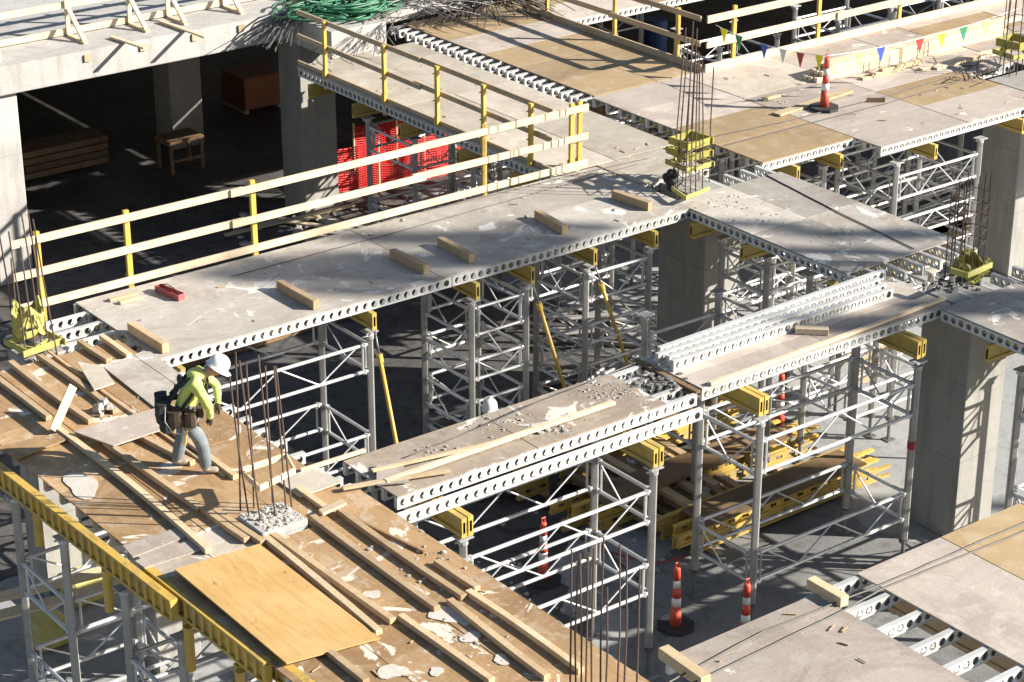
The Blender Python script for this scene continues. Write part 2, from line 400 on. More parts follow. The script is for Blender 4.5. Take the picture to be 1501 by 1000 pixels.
d2d = deck('far right end of the weathered upper deck beyond the rebar cluster', 34.6, 60.0, 24.0, 31.65, 'x', .9, 2.44, 1.22, [M['ply_pinkgrey'], M['ply_pinkgrey'], M['ply_ochre']])  # out-of-view part enlarged to block sun from the opening behind
d2e = deck('narrow weathered deck behind the top right starter bars', 33.22, 34.58, 28.3, 31.65, 'x', .45, 2.44, 1.22, [M['ply_pinkgrey'], M['ply_grey_v']])
d4 = deck('cement spattered deck between the middle column and the right column rebar', 23.6, 26.12, 22.2, 26.35, 'y', .42, 1.26, 2.2, M['ply_grey'], j0=21.75)
for i, xx in enumerate((24.4, 24.85, 25.3, 25.7, 26.05)): joist(d4, xx, 26.1, -PT-.006, .75, 'y')
d5 = deck('rubble strewn deck strip carried on a double row of aluminium beams', 13.75, 18.25, 20.36, 21.62, 'x', .3, 2.25, 1.28, M['ply_rubble'], zd=0, j1=18.85)
for yy in (20.28, 21.3): joist(d5, 13.3, yy, -PT-JD-.012, 5.5, 'x')
d6 = deck('deck strip carrying the loose aluminium beams on its rear half', 18.95, 24.0, 20.42, 21.75, 'x', .42, 2.5, .5, M['ply_pinkgrey'])
d7 = deck('shaded deck running off the right edge beside the big right column', 23.72, 26.2, 15.9, 20.36, 'y', .42, 1.24, 2.3, M['ply_grey'])
for i, xx in enumerate((24.5, 25.0, 25.5, 26.0)): joist(d7, xx, 20.1, -PT-.006, .8, 'y')
d8a = deck('pale plywood deck at the bottom edge left of the open row of joists', 13.95, 16.25, 9.0, 15.46, 'x', .55, 2.3, 1.22, M['ply_pinkgrey'])
d8b = deck('plywood deck in the lower right corner with one tan sheet', 16.96, 27.0, 7.5, 15.5, 'x', .50, 1.45, 8.2, [M['ply_pinkgrey'], M['ply_tan'], M['ply_pinkgrey'], M['ply_pinkgrey']], j0=16.05)
d9 = deck('deck behind the dark opening at the top of the picture', 29.03, 60.0, 36.3, 57.0, 'x', 1.2, 2.44, 1.22, [M['ply_pinkgrey'], M['ply_ochre']])
# lower left platform: brown sheets
dp = thing('formwork_deck', 'brown plywood deck on the left covered with battens and cement spatter', 'formwork deck', (10.4,14,0))
sheets(dp, 10.42, 13.5, 14.0, 20.35, 1.03, 2.1, M['ply_brown'])
sheets(dp, 10.42, 11.75, 20.35, 21.05, .7, .36, [M['ply_grey_v'], M['ply_pinkgrey']], z=-.01)
sheets(dp, 12.5, 13.5, 20.35, 21.05, 1.0, .72, M['ply_brown'])
sheets(dp, 10.42, 13.3, 21.05, 26.9, .96, 2.0, M['ply_brown'])
y = 14.1
while y < 26.8:
    if not 20.3 < y < 21.1: joist(dp, 10.45, y, -PT-.008, 3.05, 'x')
    y += .45
# infill sheets of the long deck round the middle column, ply strips on D6
# ------------------------------------------------------------------ concrete slab and columns
sb = MB(); sb.box(-12, 23.6, 38.8, 75, 0, .58); sb.box(23.602, 29.0, 38.5, 75, .0, .58); sb.box(23.6, 24.95, 36.95, 38.498, .004, .578)
structure(sb, 'upper_concrete_slab', M['conc_wall'])
bw = MB(); bw.box(8.7, 9.0, 29.5, 58.3, ZF, -.004); tag(bw.build('light_blocking_wall', M['conc_col']), 'unseen side wall added at the left to block light under the upper slab', 'wall')  # side wall added out of view to keep daylight from under the slab
bw = MB(); bw.box(-12, 60, 58.302, 58.6, ZF, -.004); tag(bw.build('light_blocking_wall', M['conc_col']), 'unseen rear wall added to close off the dark bay under the upper slab', 'wall')  # rear wall added out of view so the bay stays dark
def column(label, x0, x1, y0, y1, z0, z1, mat='conc_col', nm='concrete_column', group='concrete columns'):
    o = MB().box(x0,x1,y0,y1,z0,z1).build(nm, M[mat], bevel=.02); tag(o, label, 'column', group); return o
column('concrete column at the left edge holding up the upper slab', 16.75, 17.5, 38.95, 39.5, ZF, -.002, 'conc_wall')
column('short concrete column rising above the upper slab in the top left corner', 16.4, 17.25, 38.95, 39.6, .582, 3.6, 'conc_wall')
column('square concrete column in the shadow behind the work table', 23.75, 24.6, 44.3, 45.1, ZF, -.002)
c = column('concrete column at the slab corner beside the red net', 23.78, 24.68, 38.55, 39.4, ZF, -.003, 'conc_col')
column('shaded concrete column under the middle rebar cluster', 24.1, 24.95, 26.05, 27.25, ZF, -.03)
column('big concrete column standing clear at the right, left of the shaded deck', 24.1, 25.0, 20.05, 21.05, ZF, -.03)
column('concrete column in the upper right with a sunlit face under the deck corner', 33.3, 34.4, 26.9, 27.9, ZF, -.03)
pc = thing('concrete_column', 'concrete column with a rough block head poking through the brown deck', 'column', (12.1,20.7,ZF), 'concrete columns')
MB().box(11.8,12.45,20.4,21.0,ZF,.10).build('shaft', M['conc_wall'], pc, bevel=.015)
rb = MB()
for i in range(260):
    rb.chip((random.uniform(11.83,12.42), random.uniform(20.43,20.97), .098), .008+.035*random.random()**2, .6)
rb.build('rough_top', M['rubble'], pc)
column('concrete column under the rebar at the left edge', 11.9, 12.55, 27.05, 27.65, ZF, -.03)
column('concrete column under the bottom rebar cluster', 13.5, 14.0, 14.2, 14.9, ZF, -.05) if False else None

# ------------------------------------------------------------------ shoring towers
def tower(label, x0, x1, y0, y1, ztop, frames, zhead=-.50, band=None):
    t = thing('shoring_tower', label, 'shoring tower', ((x0+x1)/2,(y0+y1)/2,ZF), 'aluminium shoring towers')
    for (x, y) in ((x0,y0),(x1,y0),(x1,y1),(x0,y1)):
        m = MB(); n = 16; r = .062
        vs = []; fs = []
        for zz in (ZF+.45, ztop):
            for k in range(n):
                a = 2*math.pi*k/n; rr = r if k % 4 in (0,1) else r*.86
                vs.append((x+rr*math.cos(a), y+rr*math.sin(a), zz))
        for k in range(n): fs.append((k,(k+1)%n,n+(k+1)%n,n+k))
        fs.append(tuple(range(n,2*n))); fs.append(tuple(reversed(range(n)))); m.add(vs, fs)
        lg = m.build('leg', M['leg'], t)
        if band and (x,y) == (x1,y0):
            MB().tube([(x,y,band),(x,y,band+.13)], .067, 14).build('red_band', M['red'], t)
        b = MB(); b.tube([(x,y,ZF+.02),(x,y,ZF+.46)], .03, 8); b.box(x-.09,x+.09,y-.09,y+.09,ZF,ZF+.02); b.tube([(x,y,ZF+.38),(x,y,ZF+.43)], .075, 8)
        b.build('base_jack', M['steel'], t)
        h = MB(); h.tube([(x,y,ztop-.02),(x,y,zhead-.03)], .028, 8); h.tube([(x,y,ztop),(x,y,ztop+.045)], .07, 10)
        h.bar((x-.13,y,ztop+.05),(x+.13,y,ztop+.05), .02, .02); h.box(x-.11,x+.11,y-.09,y+.09,zhead-.04,zhead-.022)
        h.build('head_jack', M['alu'], t)
    def frame(a, b, zt, zb):
        a = Vector(a); b = Vector(b); d = b-a; L = d.length; d.normalize()
        m = MB(); r = .029
        A = a+d*.06; B = b-d*.06
        for z in (zt, zb):
            m.tube([(A.x,A.y,z),(B.x,B.y,z)], r, 8)
            for P in (A+d*.05, B-d*.05): m.tube([(P.x,P.y,z-.035),(P.x,P.y,z+.035)], .036, 8)
        for q in (.14/L, 1-.14/L):
            P = a+d*L*q; m.tube([(P.x,P.y,zb),(P.x,P.y,zt)], .018, 6)
        k = 4 if L > 2 else 2
        for i in range(k):
            q0 = .07+.86*i/k; q1 = .07+.86*(i+1)/k
            P = a+d*L*q0; Q = a+d*L*q1; z0, z1 = (zt, zb) if i % 2 == 0 else (zb, zt)
            m.tube([(P.x,P.y,z0),(Q.x,Q.y,z1)], .014, 6)
        m.build('ledger_frame', M['alu'], t)
    for zt, zb in frames:
        frame((x0,y0,0),(x1,y0,0),zt,zb); frame((x0,y1,0),(x1,y1,0),zt,zb)
        frame((x0,y0,0),(x0,y1,0),zt-.03,zb-.03); frame((x1,y0,0),(x1,y1,0),zt-.03,zb-.03)
    return t
tower('shoring tower under the rubble deck strip, before the orange marker', 14.54, 17.76, 20.05, 21.3, -.80, [(-1.05,-1.52),(-2.2,-2.66)], -.67)
tower('shoring tower standing over the pile of yellow beams', 19.75, 22.96, 20.05, 21.3, -.66, [(-.92,-1.42),(-2.75,-3.2)], -.51, band=-2.0)
tower('shoring tower behind the worker under the left half of the long deck', 13.8, 17.08, 25.95, 27.35, -.66, [(-.75,-1.2),(-2.3,-2.75)], -.51)
tower('shoring tower with short ledgers right of the slanted yellow prop under the long deck', 19.05, 20.15, 25.98, 27.3, -.62, [(-.70,-1.17),(-1.62,-1.95),(-2.35,-2.8),(-3.2,-3.55)], -.51)
tower('shoring tower under the right end of the long deck next to the middle column', 21.4, 22.77, 25.98, 27.3, -.62, [(-.70,-1.17),(-1.62,-1.95),(-2.35,-2.8),(-3.2,-3.55)], -.51)
tower('shoring tower under the near half of the walkway', 22.95, 25.0, 29.6, 31.2, -.62, [(-.70,-1.17),(-2.3,-2.75)], -.51)
tower('shoring tower under the far half of the walkway behind the red net', 22.95, 25.0, 33.1, 34.7, -.62, [(-.70,-1.17),(-2.3,-2.75)], -.51)
tower('shoring tower under the far end of the cement spattered deck', 24.1, 25.8, 24.5, 25.6, -.62, [(-.75,-1.2),(-1.6,-1.95),(-2.3,-2.75),(-3.2,-3.5)], -.51)
tower('shoring tower under the near end of the cement spattered deck', 24.1, 25.8, 22.4, 23.5, -.62, [(-.75,-1.2),(-2.3,-2.75)], -.51)
tower('shoring tower under the left corner of the upper right deck', 26.9, 28.1, 27.2, 28.7, -.62, [(-.85,-1.3),(-1.75,-2.1),(-2.5,-2.9),(-3.3,-3.6)], -.51)
tower('shoring tower under the notch of the upper right deck', 29.3, 31.6, 26.5, 28.0, -.62, [(-.85,-1.3),(-1.75,-2.1),(-2.5,-2.9),(-3.3,-3.6)], -.51)
tower('shoring tower deeper under the upper right deck', 29.3, 31.6, 29.2, 30.7, -.62, [(-.85,-1.3),(-1.75,-2.1),(-2.5,-2.9),(-3.3,-3.6)], -.51)
tower('shoring tower under the shaded deck right of the big column', 23.95, 25.9, 17.6, 18.9, -.62, [(-.85,-1.3),(-2.55,-3.0)], -.51)
tower('shoring tower at the right edge under the near end of the shaded deck', 23.95, 25.9, 15.0+1.1, 17.2, -.62, [(-.85,-1.3),(-2.55,-3.0)], -.51)
tower('shoring tower at the far left under the brown deck', 10.35, 12.0, 22.9, 24.3, -.62, [(-1.5,-1.95),(-2.9,-3.35)], -.51, band=-2.2)
tower('shoring tower under the brown deck behind the first yellow beam end', 10.35, 12.0, 19.9, 21.3, -.62, [(-1.5,-1.95),(-2.9,-3.35)], -.51)
tower('shoring tower at the bottom edge under the brown deck', 10.35, 12.0, 17.4, 18.8, -.62, [(-1.5,-1.95),(-2.9,-3.35)], -.51)
tower('shoring tower under the joist ends at the left of the ochre deck', 26.6, 28.4, 32.6, 34.0, -.62, [(-.85,-1.3),(-1.75,-2.1),(-2.5,-2.9),(-3.3,-3.6)], -.51)
tower('shoring tower deep under the far end of the ochre deck', 26.6, 28.4, 35.6, 37.0, -.62, [(-.85,-1.3),(-1.75,-2.1),(-2.5,-2.9),(-3.3,-3.6)], -.51)
tower('shoring tower in the dark opening behind the flag string', 31.3, 33.0, 33.6, 35.0, -.4, [(-.35-.3,-.75-.3),(-2.3,-2.75)], -.2)
tower('shoring tower in the dark opening at the top right, middle one', 35.5, 37.2, 34.2, 35.6, -.62, [(-.85,-1.3),(-1.75,-2.1),(-2.5,-2.9),(-3.3,-3.6)], -.51)
tower('shoring tower in the dark opening at the top right, rightmost one', 39.3, 41.0, 34.6, 36.0, -.62, [(-.85,-1.3),(-1.75,-2.1),(-2.5,-2.9),(-3.3,-3.6)], -.51)
tower('shoring tower at the back of the dark opening under the rear deck', 31.5, 33.3, 38.5, 40.0, -.62, [(-.85,-1.3),(-1.75,-2.1),(-2.5,-2.9),(-3.3,-3.6)], -.51)

# ------------------------------------------------------------------ stringers (yellow ended beams carrying the joists)
def stringer(label, a, b, ztop, n=1, mat='stringer', h=.28, w=.08):
    """n beams side by side from a to b (x,y)"""
    a = Vector((a[0],a[1],0)); b = Vector((b[0],b[1],0)); d = (b-a).normalized(); s = Vector((-d.y,d.x,0))
    for k in range(n):
        o = s*(k-(n-1)/2)*(w+.025)
        m = MB(); z1 = ztop; z0 = ztop-h
        for z in (z1-.03, z0+.03): m.bar((a.x+o.x,a.y+o.y,z),(b.x+o.x,b.y+o.y,z), w, .06)
        m.bar((a.x+o.x,a.y+o.y,(z0+z1)/2),(b.x+o.x,b.y+o.y,(z0+z1)/2), w*.45, h-.122)
        for e in (a+d*.012, b-d*.012): m.bar(e+o-d*.012+Vector((0,0,(z0+z1)/2)), e+o+d*.012+Vector((0,0,(z0+z1)/2)), w-.006, h-.125)
        lb = label if n == 1 else label+(', left of the pair', ', right of the pair')[k]
        tag(m.build('stringer_beam', M[mat]), lb, 'beam', 'yellow stringer beams under the decks')
zs = -PT-JD-.012
stringer('yellow stringer under the rubble deck strip, nearest the brown deck', (14.54,19.95),(14.54,21.7), zs-JD-.012, 2)
stringer('yellow stringer under the far end of the rubble strip', (17.76,19.95),(17.76,21.7), zs-JD-.012, 2)
stringer('yellow stringer under the loose aluminium beams above the yellow beam pile', (19.75,20.0),(19.75,21.9), zs, 2)
stringer('yellow stringer end touching the big right column', (22.96,20.0),(22.96,21.9), zs, 2)
for X, l in ((13.75,'behind the worker'),(17.08,'at the top of the longest slanted prop'),(19.05,'left of the two short ledgers'),(20.15,'in the middle of the right half'),(21.45,'second from the middle column'),(22.77,'nearest the middle column')):
    stringer('yellow stringer under the long deck, '+l, (X,25.8),(X,28.6), zs)
for Y, l in ((29.6,'nearest the long deck'),(31.2,'second from the long deck'),(33.1,'third from the long deck'),(34.7,'fourth from the long deck'),(36.3,'by the slab corner column')):
    stringer('stringer under the walkway, '+l, (22.6,Y),(25.4,Y), zs)
for Y, l in ((25.75,'beside the middle column'),(24.5,'second from the middle column'),(22.5,'near its joist ends')):
    stringer('stringer end under the cement spattered deck, '+l, (23.5,Y),(26.2,Y), zs)
for X, l in ((26.95,'leftmost of the front edge'),(28.05,'just left of the notch')):
    stringer('yellow stringer end under the upper right deck, '+l, (X,26.72),(X,31.6), zs)
for X, l in ((29.85,'just right of the notch'),(32.3,'beside the far right column')):
    stringer('yellow stringer end under the upper right deck, '+l, (X,26.05),(X,31.6), zs)
for Y, l in ((19.3,'right of the big column'),(17.6,'near the right edge'),(16.3,'outside the right edge')):
    stringer('stringer under the shaded deck, '+l, (23.6,Y),(26.3,Y), zs)
stringer('pale stringer under the bottom right joists, near one', (17.3,8),(17.3,15.3), zs, 1, 'lumber_old')
stringer('stringer under the joist ends of the ochre deck', (26.6,31.8),(26.6,38.2), zs, 1, 'old_dark_wood')
stringer('stringer under the right side of the ochre deck', (28.4,31.8),(28.4,38.2), zs, 1, 'old_dark_wood')
# ------------------------------------------------------------------ yellow timber-style beams with ribs along the brown deck
def ribbed_beam(label, x, y0, y1, ztop, x1=None):
    t = thing('ribbed_beam', label, 'beam', (x,y0,ztop), 'ribbed yellow edge beams'); h = .29; w = .105
    x1 = x if x1 is None else x1
    fx = lambda y: x+(x1-x)*(y-y0)/(y1-y0)
    m = MB()
    for z in (ztop-.018, ztop-h+.018): m.bar((fx(y0),y0,z),(fx(y1),y1,z), w, .036)
    m.bar((fx(y0),y0,ztop-h/2),(fx(y1),y1,ztop-h/2), .03, h-.074)
    m.build('flanged_web', M['yellow_beam'], t)
    r = MB(); yy = y0+.02
    while yy < y1: r.box(fx(yy)-w/2+.004, fx(yy)+w/2-.004, yy-.03, yy+.03, ztop-h+.038, ztop-.038); yy += .19
    r.build('ribs', M['yellow_beam'], t)
    k = MB(); yy = y0+.3
    while yy < y1:
        for q in range(random.randint(2,7)): k.box(fx(yy)-.035+random.uniform(0,.02), fx(yy)+random.uniform(0,.03), yy, yy+.012, ztop, ztop+.002); yy += .03
        yy += random.uniform(.3,.8)
    k.build('stamped_marks', M['stain'], t)
ribbed_beam('ribbed yellow beam along the brown deck, running off the left side', 10.26, 19.85, 26.5, .0, 10.1)
ribbed_beam('ribbed yellow beam along the middle of the brown deck edge beside the new orange plywood', 10.42, 18.05, 20.75, .0, 10.40)
ribbed_beam('ribbed yellow beam at the bottom edge of the picture beside the brown deck', 10.58, 15.0, 18.3, .0, 10.56)
for (px, py), l in (((168,738),'uppermost'),((513,455+0),'x'),((0,0),'x')):
    pass
for (px, py), l in (((53,742),'uppermost of the four'),((156,836),'second from the top'),((276,920),'third from the top'),((352,985),'lowest of the four')):
    p = at(px, py, -.36); t = thing('beam_clamp', 'yellow tube clamp hanging under the ribbed edge beams, '+l, 'clamp', (p.x,p.y,-.3), 'yellow clamps under the edge beams')
    MB().tube([(p.x,p.y,-.345),(p.x,p.y,-.93)], .06, 12).build('tube', M['yellow_beam'], t, smooth=False)
    MB().box(p.x+.02,p.x+.09,p.y+.10,p.y+.18,-.85,-.345).build('plate', M['yellow_beam'], t)
# ------------------------------------------------------------------ guardrails
def guardrail(label, a, b, posts, z0=0, mat='rail_new', zs_=(1.10,.58), h=.12, toe=.12, dbl=(), pm='yellow', out=(0,0), ext=(.1,.1), ph=1.15, side=1, low=0):
    a = Vector((a[0],a[1],0)); b = Vector((b[0],b[1],0)); L = (b-a).length; d = (b-a).normalized(); s = Vector((-d.y,d.x,0))*side
    t = thing('guardrail', label, 'guardrail', (a.x,a.y,z0))
    for q in posts:
        p = a+d*q
        m = MB(); m.bar(p+s*.0+Vector((0,0,z0-.25+low)), p+Vector((0,0,z0+ph)), .06, .085, d)
        m.bar(p+s*.03+Vector((0,0,z0+.0)), p+s*.03+Vector((0,0,z0+.16)), .11, .03, s)
        for zz in zs_: m.bar(p+Vector((0,0,z0+zz-.09))-s*.045, p+Vector((0,0,z0+zz-.09))+s*.08, .07, .012)
        m.build('post', M[pm], t)
    for i, zz in enumerate(zs_):
        o = -s*.065
        n = max(1, math.ceil(L/4.9)); 
        for k in range(n):
            q0 = -ext[0] if k == 0 else L*k/n-.12; q1 = L+ext[1] if k == n-1 else L*(k+1)/n+.12
            oo = o*(1 if k % 2 == 0 else 1.62); j = random.uniform(-.012,.012)
            MB().bar(a+d*q0+oo+Vector((0,0,z0+zz+j)), a+d*q1+oo+Vector((0,0,z0+zz-j)), .036, h).build('rail', M[mat], t)
    if toe:
        MB().bar(a-d*ext[0]-s*.05+Vector((0,0,z0+toe/2+.004)), b+d*ext[1]-s*.05+Vector((0,0,z0+toe/2+.004)), .038, toe).build('toe_board', M[mat], t)
    return t
guardrail('long guardrail of bleached boards on yellow posts along the rear edge of the long deck', (12.9,28.72), (23.45,28.72), [.1,1.6,3.85,8.45,10.38,10.56], ext=(.35,.15), ph=1.2, side=1)
guardrail('guardrail of grey boards on yellow posts along the left edge of the walkway', (22.82,36.9), (22.82,28.9), [.9,3.0,4.75,6.2,7.6], mat='rail_grey', h=.10, toe=.08, side=-1, ext=(.2,.1))
guardrail('grey wooden guardrail along the right edge of the ochre deck', (29.1,37.2), (29.1,31.7), [.4,2.7,4.7], mat='rail_grey', h=.11, toe=.14, side=1, ext=(.4,.0))
guardrail('bleached guardrail along the upper right deck, before the dark opening', (29.12,31.66), (44.0,31.66), [.75,3.15,5.6,8.9,12.0], mat='rail_new', h=.15, toe=.16, side=1, ext=(.05,.1), ph=1.25)
# timber guardrail on the concrete slab
sg = thing('slab_guardrail', 'timber guardrail with raking props along the edge of the upper concrete slab', 'guardrail', (20,39.9,.58))
for x in (19.2,20.6,21.5,22.85,24.3):
    m = MB(); m.bar((x,39.95,.6),(x,39.95,1.85), .05, .09, (1,0,0)); m.bar((x+.02,39.30,.62),(x+.02,39.92,1.15), .05, .09, (1,0,0)); m.bar((x,39.2,.605),(x,40.0,.605), .09, .045); m.build('post', M['rail_new'], sg)
for zz in (1.70,1.22,.67): MB().bar((17.3,40.0,zz),(25.2,40.0,zz), .04, .13).build('rail', M['rail_new'], sg)
for (x,y,x1,y1,l) in ((21.1,39.05,21.35,38.55,'left'),(23.0,39.3,23.15,38.5,'right')):
    pass
def plank(label, a, b, w, h, mat='lumber', name='plank', cat='plank', group=None, lift=0, tilt=0, up=(0,0,1)):
    m = MB(); a = Vector(a); b = Vector(b); d = (b-a).normalized(); x = d.cross(Vector(up)).normalized(); u = x.cross(d)
    L = (b-a).length; n = max(1, int(L/.35)) if L > .8 else 1; bow = random.uniform(-.012,.012)*L; vs = []; fs = []
    for k in range(n+1):
        q = k/n; c = a.lerp(b, q)+x*bow*4*q*(1-q)+u*abs(random.uniform(0,.002))
        for sx, su in ((-1,-1),(1,-1),(1,1),(-1,1)): vs.append(c+x*sx*w/2+u*su*h/2)
        if k:
            for j in range(4): fs.append(((k-1)*4+j, (k-1)*4+(j+1)%4, k*4+(j+1)%4, k*4+j))
    fs.append((3,2,1,0)); fs.append((n*4,n*4+1,n*4+2,n*4+3)); m.add(vs, fs); o = m.build(name, M[mat], bevel=.004)
    return tag(o, label, cat, group)
for i, (p, q, l) in enumerate((((163,54),(213,71),'short loose board lying out over the slab edge, left one'),((235,31),(302,55),'longer loose board lying out over the slab edge, right one'))):
    a = at(*p, .62); b = at(*q, .62); plank(l, a, b, .10, .04, 'rail_new', group='loose boards over the slab edge')
# embedded pockets on slab face
for i, x in enumerate((19.0,20.25,21.45,22.55,23.6-.15)):
    tag(MB().box(x-.07,x+.07,38.76,38.81,.36,.50).build('form_tie_pad', M['rail_grey']), ('small square pad on the face of the upper slab, '+('leftmost','second from the left','middle one','second from the right','rightmost')[i]), 'pad', 'square pads on the slab face')

# ------------------------------------------------------------------ battens on the brown deck
def batten(p, q, label, w=.09, h=.07, mat='lumber_old', z=.0, z2=None, group='battens on the brown deck', name='batten'):
    a = at(p[0], p[1], z); b = at(q[0], q[1], z if z2 is None else z2)
    a.z += h/2+.004; b.z += h/2+.004
    return plank(label, a, b, w, h, mat, name, 'batten', group)
BL = [
 ((16,535),(134,622),'long batten near the far left corner of the brown deck, running under the leaning board'),
 ((59,526),(170,607),'batten right of the leaning board ending at the grey lump'),
 ((-20,548),(72,617),'batten nearest the left edge of the brown deck'),
 ((84,632),(306,812),'long batten from the leaning board down to the new orange plywood'),
 ((155,652),(294,750),'batten starting under the plywood offcut left of the worker, upper length'),
 ((294,747),(362,796),'short batten ending at the corner of the new orange plywood'),
 ((200,640),(283,683),'batten ending at the boots of the worker'),
 ((238,625),(346,704),'batten passing just behind the boots of the worker towards the rebar'),
 ((315,752),(386,800),'short batten beside the concrete block head'),
 ((386,790),(556,932),'pale batten along the right edge of the new orange plywood'),
 ((395,785),(576,915),'second batten right of the new orange plywood, slightly splayed'),
 ((458,762),(641,897),'batten in the middle of the lower brown deck reaching the white cement patch'),
 ((497,752),(680,880),'batten starting at the yellow beam end beside the concrete block head'),
 ((587,908),(721,1003),'batten running off the bottom edge below the orange plywood'),
 ((659,885),(802,998),'batten running off the bottom edge past the white cement patch'),
 ((686,872),(852,988),'batten nearest the right edge of the brown deck'),
 ((485,962),(537,1004),'short batten at the bottom edge next to the orange plywood'),
 ((149,497),(190,526),'short pale batten at the near left end of the long deck'),
 ((117,505),(160,533),'short batten at the far corner of the brown deck beside the joists'),
 ((640,828),(700,868),'short dark batten on the cement patch at the right edge of the brown deck'),
]
for p, q, l in BL:
    batten(p, q, l, mat='lumber' if ('pale' in l or 'nearest the right' in l or 'long batten from' in l) else 'lumber_old')
batten((497,752),(622,812), 'thin bent stick lying on the right side of the brown deck', .035, .03, 'old_dark_wood', name='stick')
batten((60,508),(330,700), 'thin strip along the seam of the brown deck behind the worker', .045, .03, 'lumber_old', name='strip')
# cross blocks along the front edge of the long deck
for p, q, l in (((192,486),(243,518),'leftmost, above the helmet of the worker'),((410,424),(464,454),'second from the left'),((575,378),(625,402),'third from the left'),((645,360),(692,386),'fourth from the left, in the soft shadow'),((787,320),(828,344),'fifth from the left'),((899,291),(953,309),'sixth and last, near the middle column')):
    batten(p, q, 'timber block across the long deck edge, '+l, .11, .15, 'lumber_old', group='timber blocks on the long deck', name='timber_block')
# orange plywood
pw = [at(380,797,.09), at(256,834,.11), at(420,972,.07), at(557,935,.05)]
m = MB(); m.prism([(p.x,p.y,p.z) for p in pw], -.02, 0); tag(m.build('new_plywood_sheet', M['ply_new']), 'new orange plywood sheet lying on the brown deck by the yellow beams', 'plywood')
def offcut(label, pts, z, mat, th=.02, zz=None):
    m = MB(); ps = [at(x,y,z) for x, y in pts]
    m.prism([(p.x,p.y,(zz[i] if zz else 0)) for i, p in enumerate(ps)], z-th, z)
    tag(m.build('plywood_offcut', M[mat]), label, 'plywood', 'loose plywood offcuts')
offcut('grey plywood offcut lying over the battens left of the worker', [(108,632),(236,596),(244,627),(166,653)], .12, 'ply_pinkgrey')
offcut('triangular plywood offcut near the far corner of the brown deck', [(113,530),(150,536),(168,561),(138,571)], .12, 'ply_grey_v')
offcut('grey plywood strip beside the left end of the long deck', [(152,538),(196,520),(256,560),(240,605),(228,598)], .03, 'ply_grey')
offcut('pale spattered plywood strip directly behind the worker', [(196,520),(216,512),(275,556),(262,566)], .035, 'ply_grey')
offcut('dark red tinted plywood sheet at the left edge in the shadow of the worker', [(-5,655),(95,632),(108,640),(24,672)], .05, 'ply_brown')
offcut('broken plywood strip left of the new orange plywood', [(180,800),(262,772),(278,784),(195,816)], .02, 'ply_pinkgrey')
offcut('second broken plywood strip left of the new orange plywood', [(198,822),(282,790),(300,804),(212,832)], .02, 'ply_pinkgrey')
offcut('plywood piece beside the rebar block where the rubble strip meets the brown deck', [(408,705),(462,682),(500,706),(440,728)], .03, 'ply_grey_v')
offcut('pink grey plywood offcut on the near end of the rubble strip', [(552,680),(590,678),(600,706),(552,710)], .05, 'ply_pinkgrey')
lb = MB(); a = at(78,640,0); b = at(104,640,0); a = at(84,638,.02); b = a+Vector((.34,.42,.50))
o = MB().bar(at(78,632,.06), at(107,566,.42), .12, .03, (0,-1,.5)).build('leaning_board', M['lumber'], bevel=.003); tag(o, 'pale board leaning up from the battens in the left part of the brown deck', 'board')
m = MB(); c0 = at(150,600,.06)
for i in range(16): m.chip(c0+Vector((random.uniform(-.1,.1),random.uniform(-.1,.1),random.uniform(-.05,.05))), random.uniform(.04,.09), 1)
tag(m.build('cement_lump', M['rubble']), 'grey cement lump sitting on a batten left of the worker', 'cement lump')

# long deck things
t = thing('red_tray', 'faded red metal tray with a wire handle on the left half of the long deck', 'tray', at(250,434))
a, b = at(232,426,.0), at(266,440,.0); m = MB(); d = (b-a).normalized(); s = Vector((-d.y,d.x,0))
for k in (-1,1): m.bar(a+s*.06*k+Vector((0,0,.05)), b+s*.06*k+Vector((0,0,.05)), .01, .1)
m.bar(a+Vector((0,0,.01)), b+Vector((0,0,.01)), .12, .012); m.bar(a+Vector((0,0,.05))-d*.0, a+Vector((0,0,.05))+d*.01, .12, .1); m.bar(b+Vector((0,0,.05)), b+Vector((0,0,.05))+d*.01, .12, .1)
m.build('pan', M['pinkred'], t)
MB().tube([a+Vector((.05,0,.09)), a*.6+b*.4+Vector((0,0,.17)), a*.3+b*.7+Vector((0,0,.15)), b+Vector((-.02,0,.09))], .008, 6).build('handle', M['rebar'], t)
for i, (p, q, l) in enumerate((((160,442),(200,432),'left board of the small offcut pile behind the red tray'),((175,446),(208,438),'right board of the small offcut pile behind the red tray'))):
    batten(p, q, l, .09, .04, 'lumber', group='small offcuts on the long deck', name='board_offcut')
def wire(label, pts, r=.008, mat='cable', cat='cable', name='cable', group=None, n=5):
    P = []
    for i in range(len(pts)-1):
        a, b = Vector(pts[i]), Vector(pts[i+1])
        for k in range(8): P.append(a.lerp(b, k/8)+Vector((random.uniform(-.004,.004), random.uniform(-.006,.006), 0)))
    P.append(Vector(pts[-1]))
    tag(MB().tube(P, r, n).build(name, M[mat]), label, cat, group)
wire('dark cable lying along the rear half of the long deck', [at(340,405,.01), at(560,346,.01), at(760,290,.01), at(935,240,.01)], .007)
wire('dark cable along the rear edge of the long deck by the toe board', [at(620,310,.01), at(860,252,.01), at(950,232,.01)], .007)
wire('upper dark cable across the bottom right decks', [at(980,1000,.02), at(1120,925,.02), at(1290,858,.03), at(1501,766,.02), at(1560,740,.02)], .012)
wire('lower dark cable across the bottom right decks', [at(1010,1004,.02), at(1240,893,.02), at(1295,862,.03), at(1501,779,.02), at(1560,752,.02)], .012)
wire('upper cable on the large weathered upper right deck', [at(1045,200,.02), at(1150,178,.02), at(1290,143,.02), at(1400,110,.02), at(1440,90,.02)], .009)
wire('lower cable on the large weathered upper right deck', [at(1065,212,.02), at(1180,182,.02), at(1300,151,.02), at(1420,115,.02)], .009)
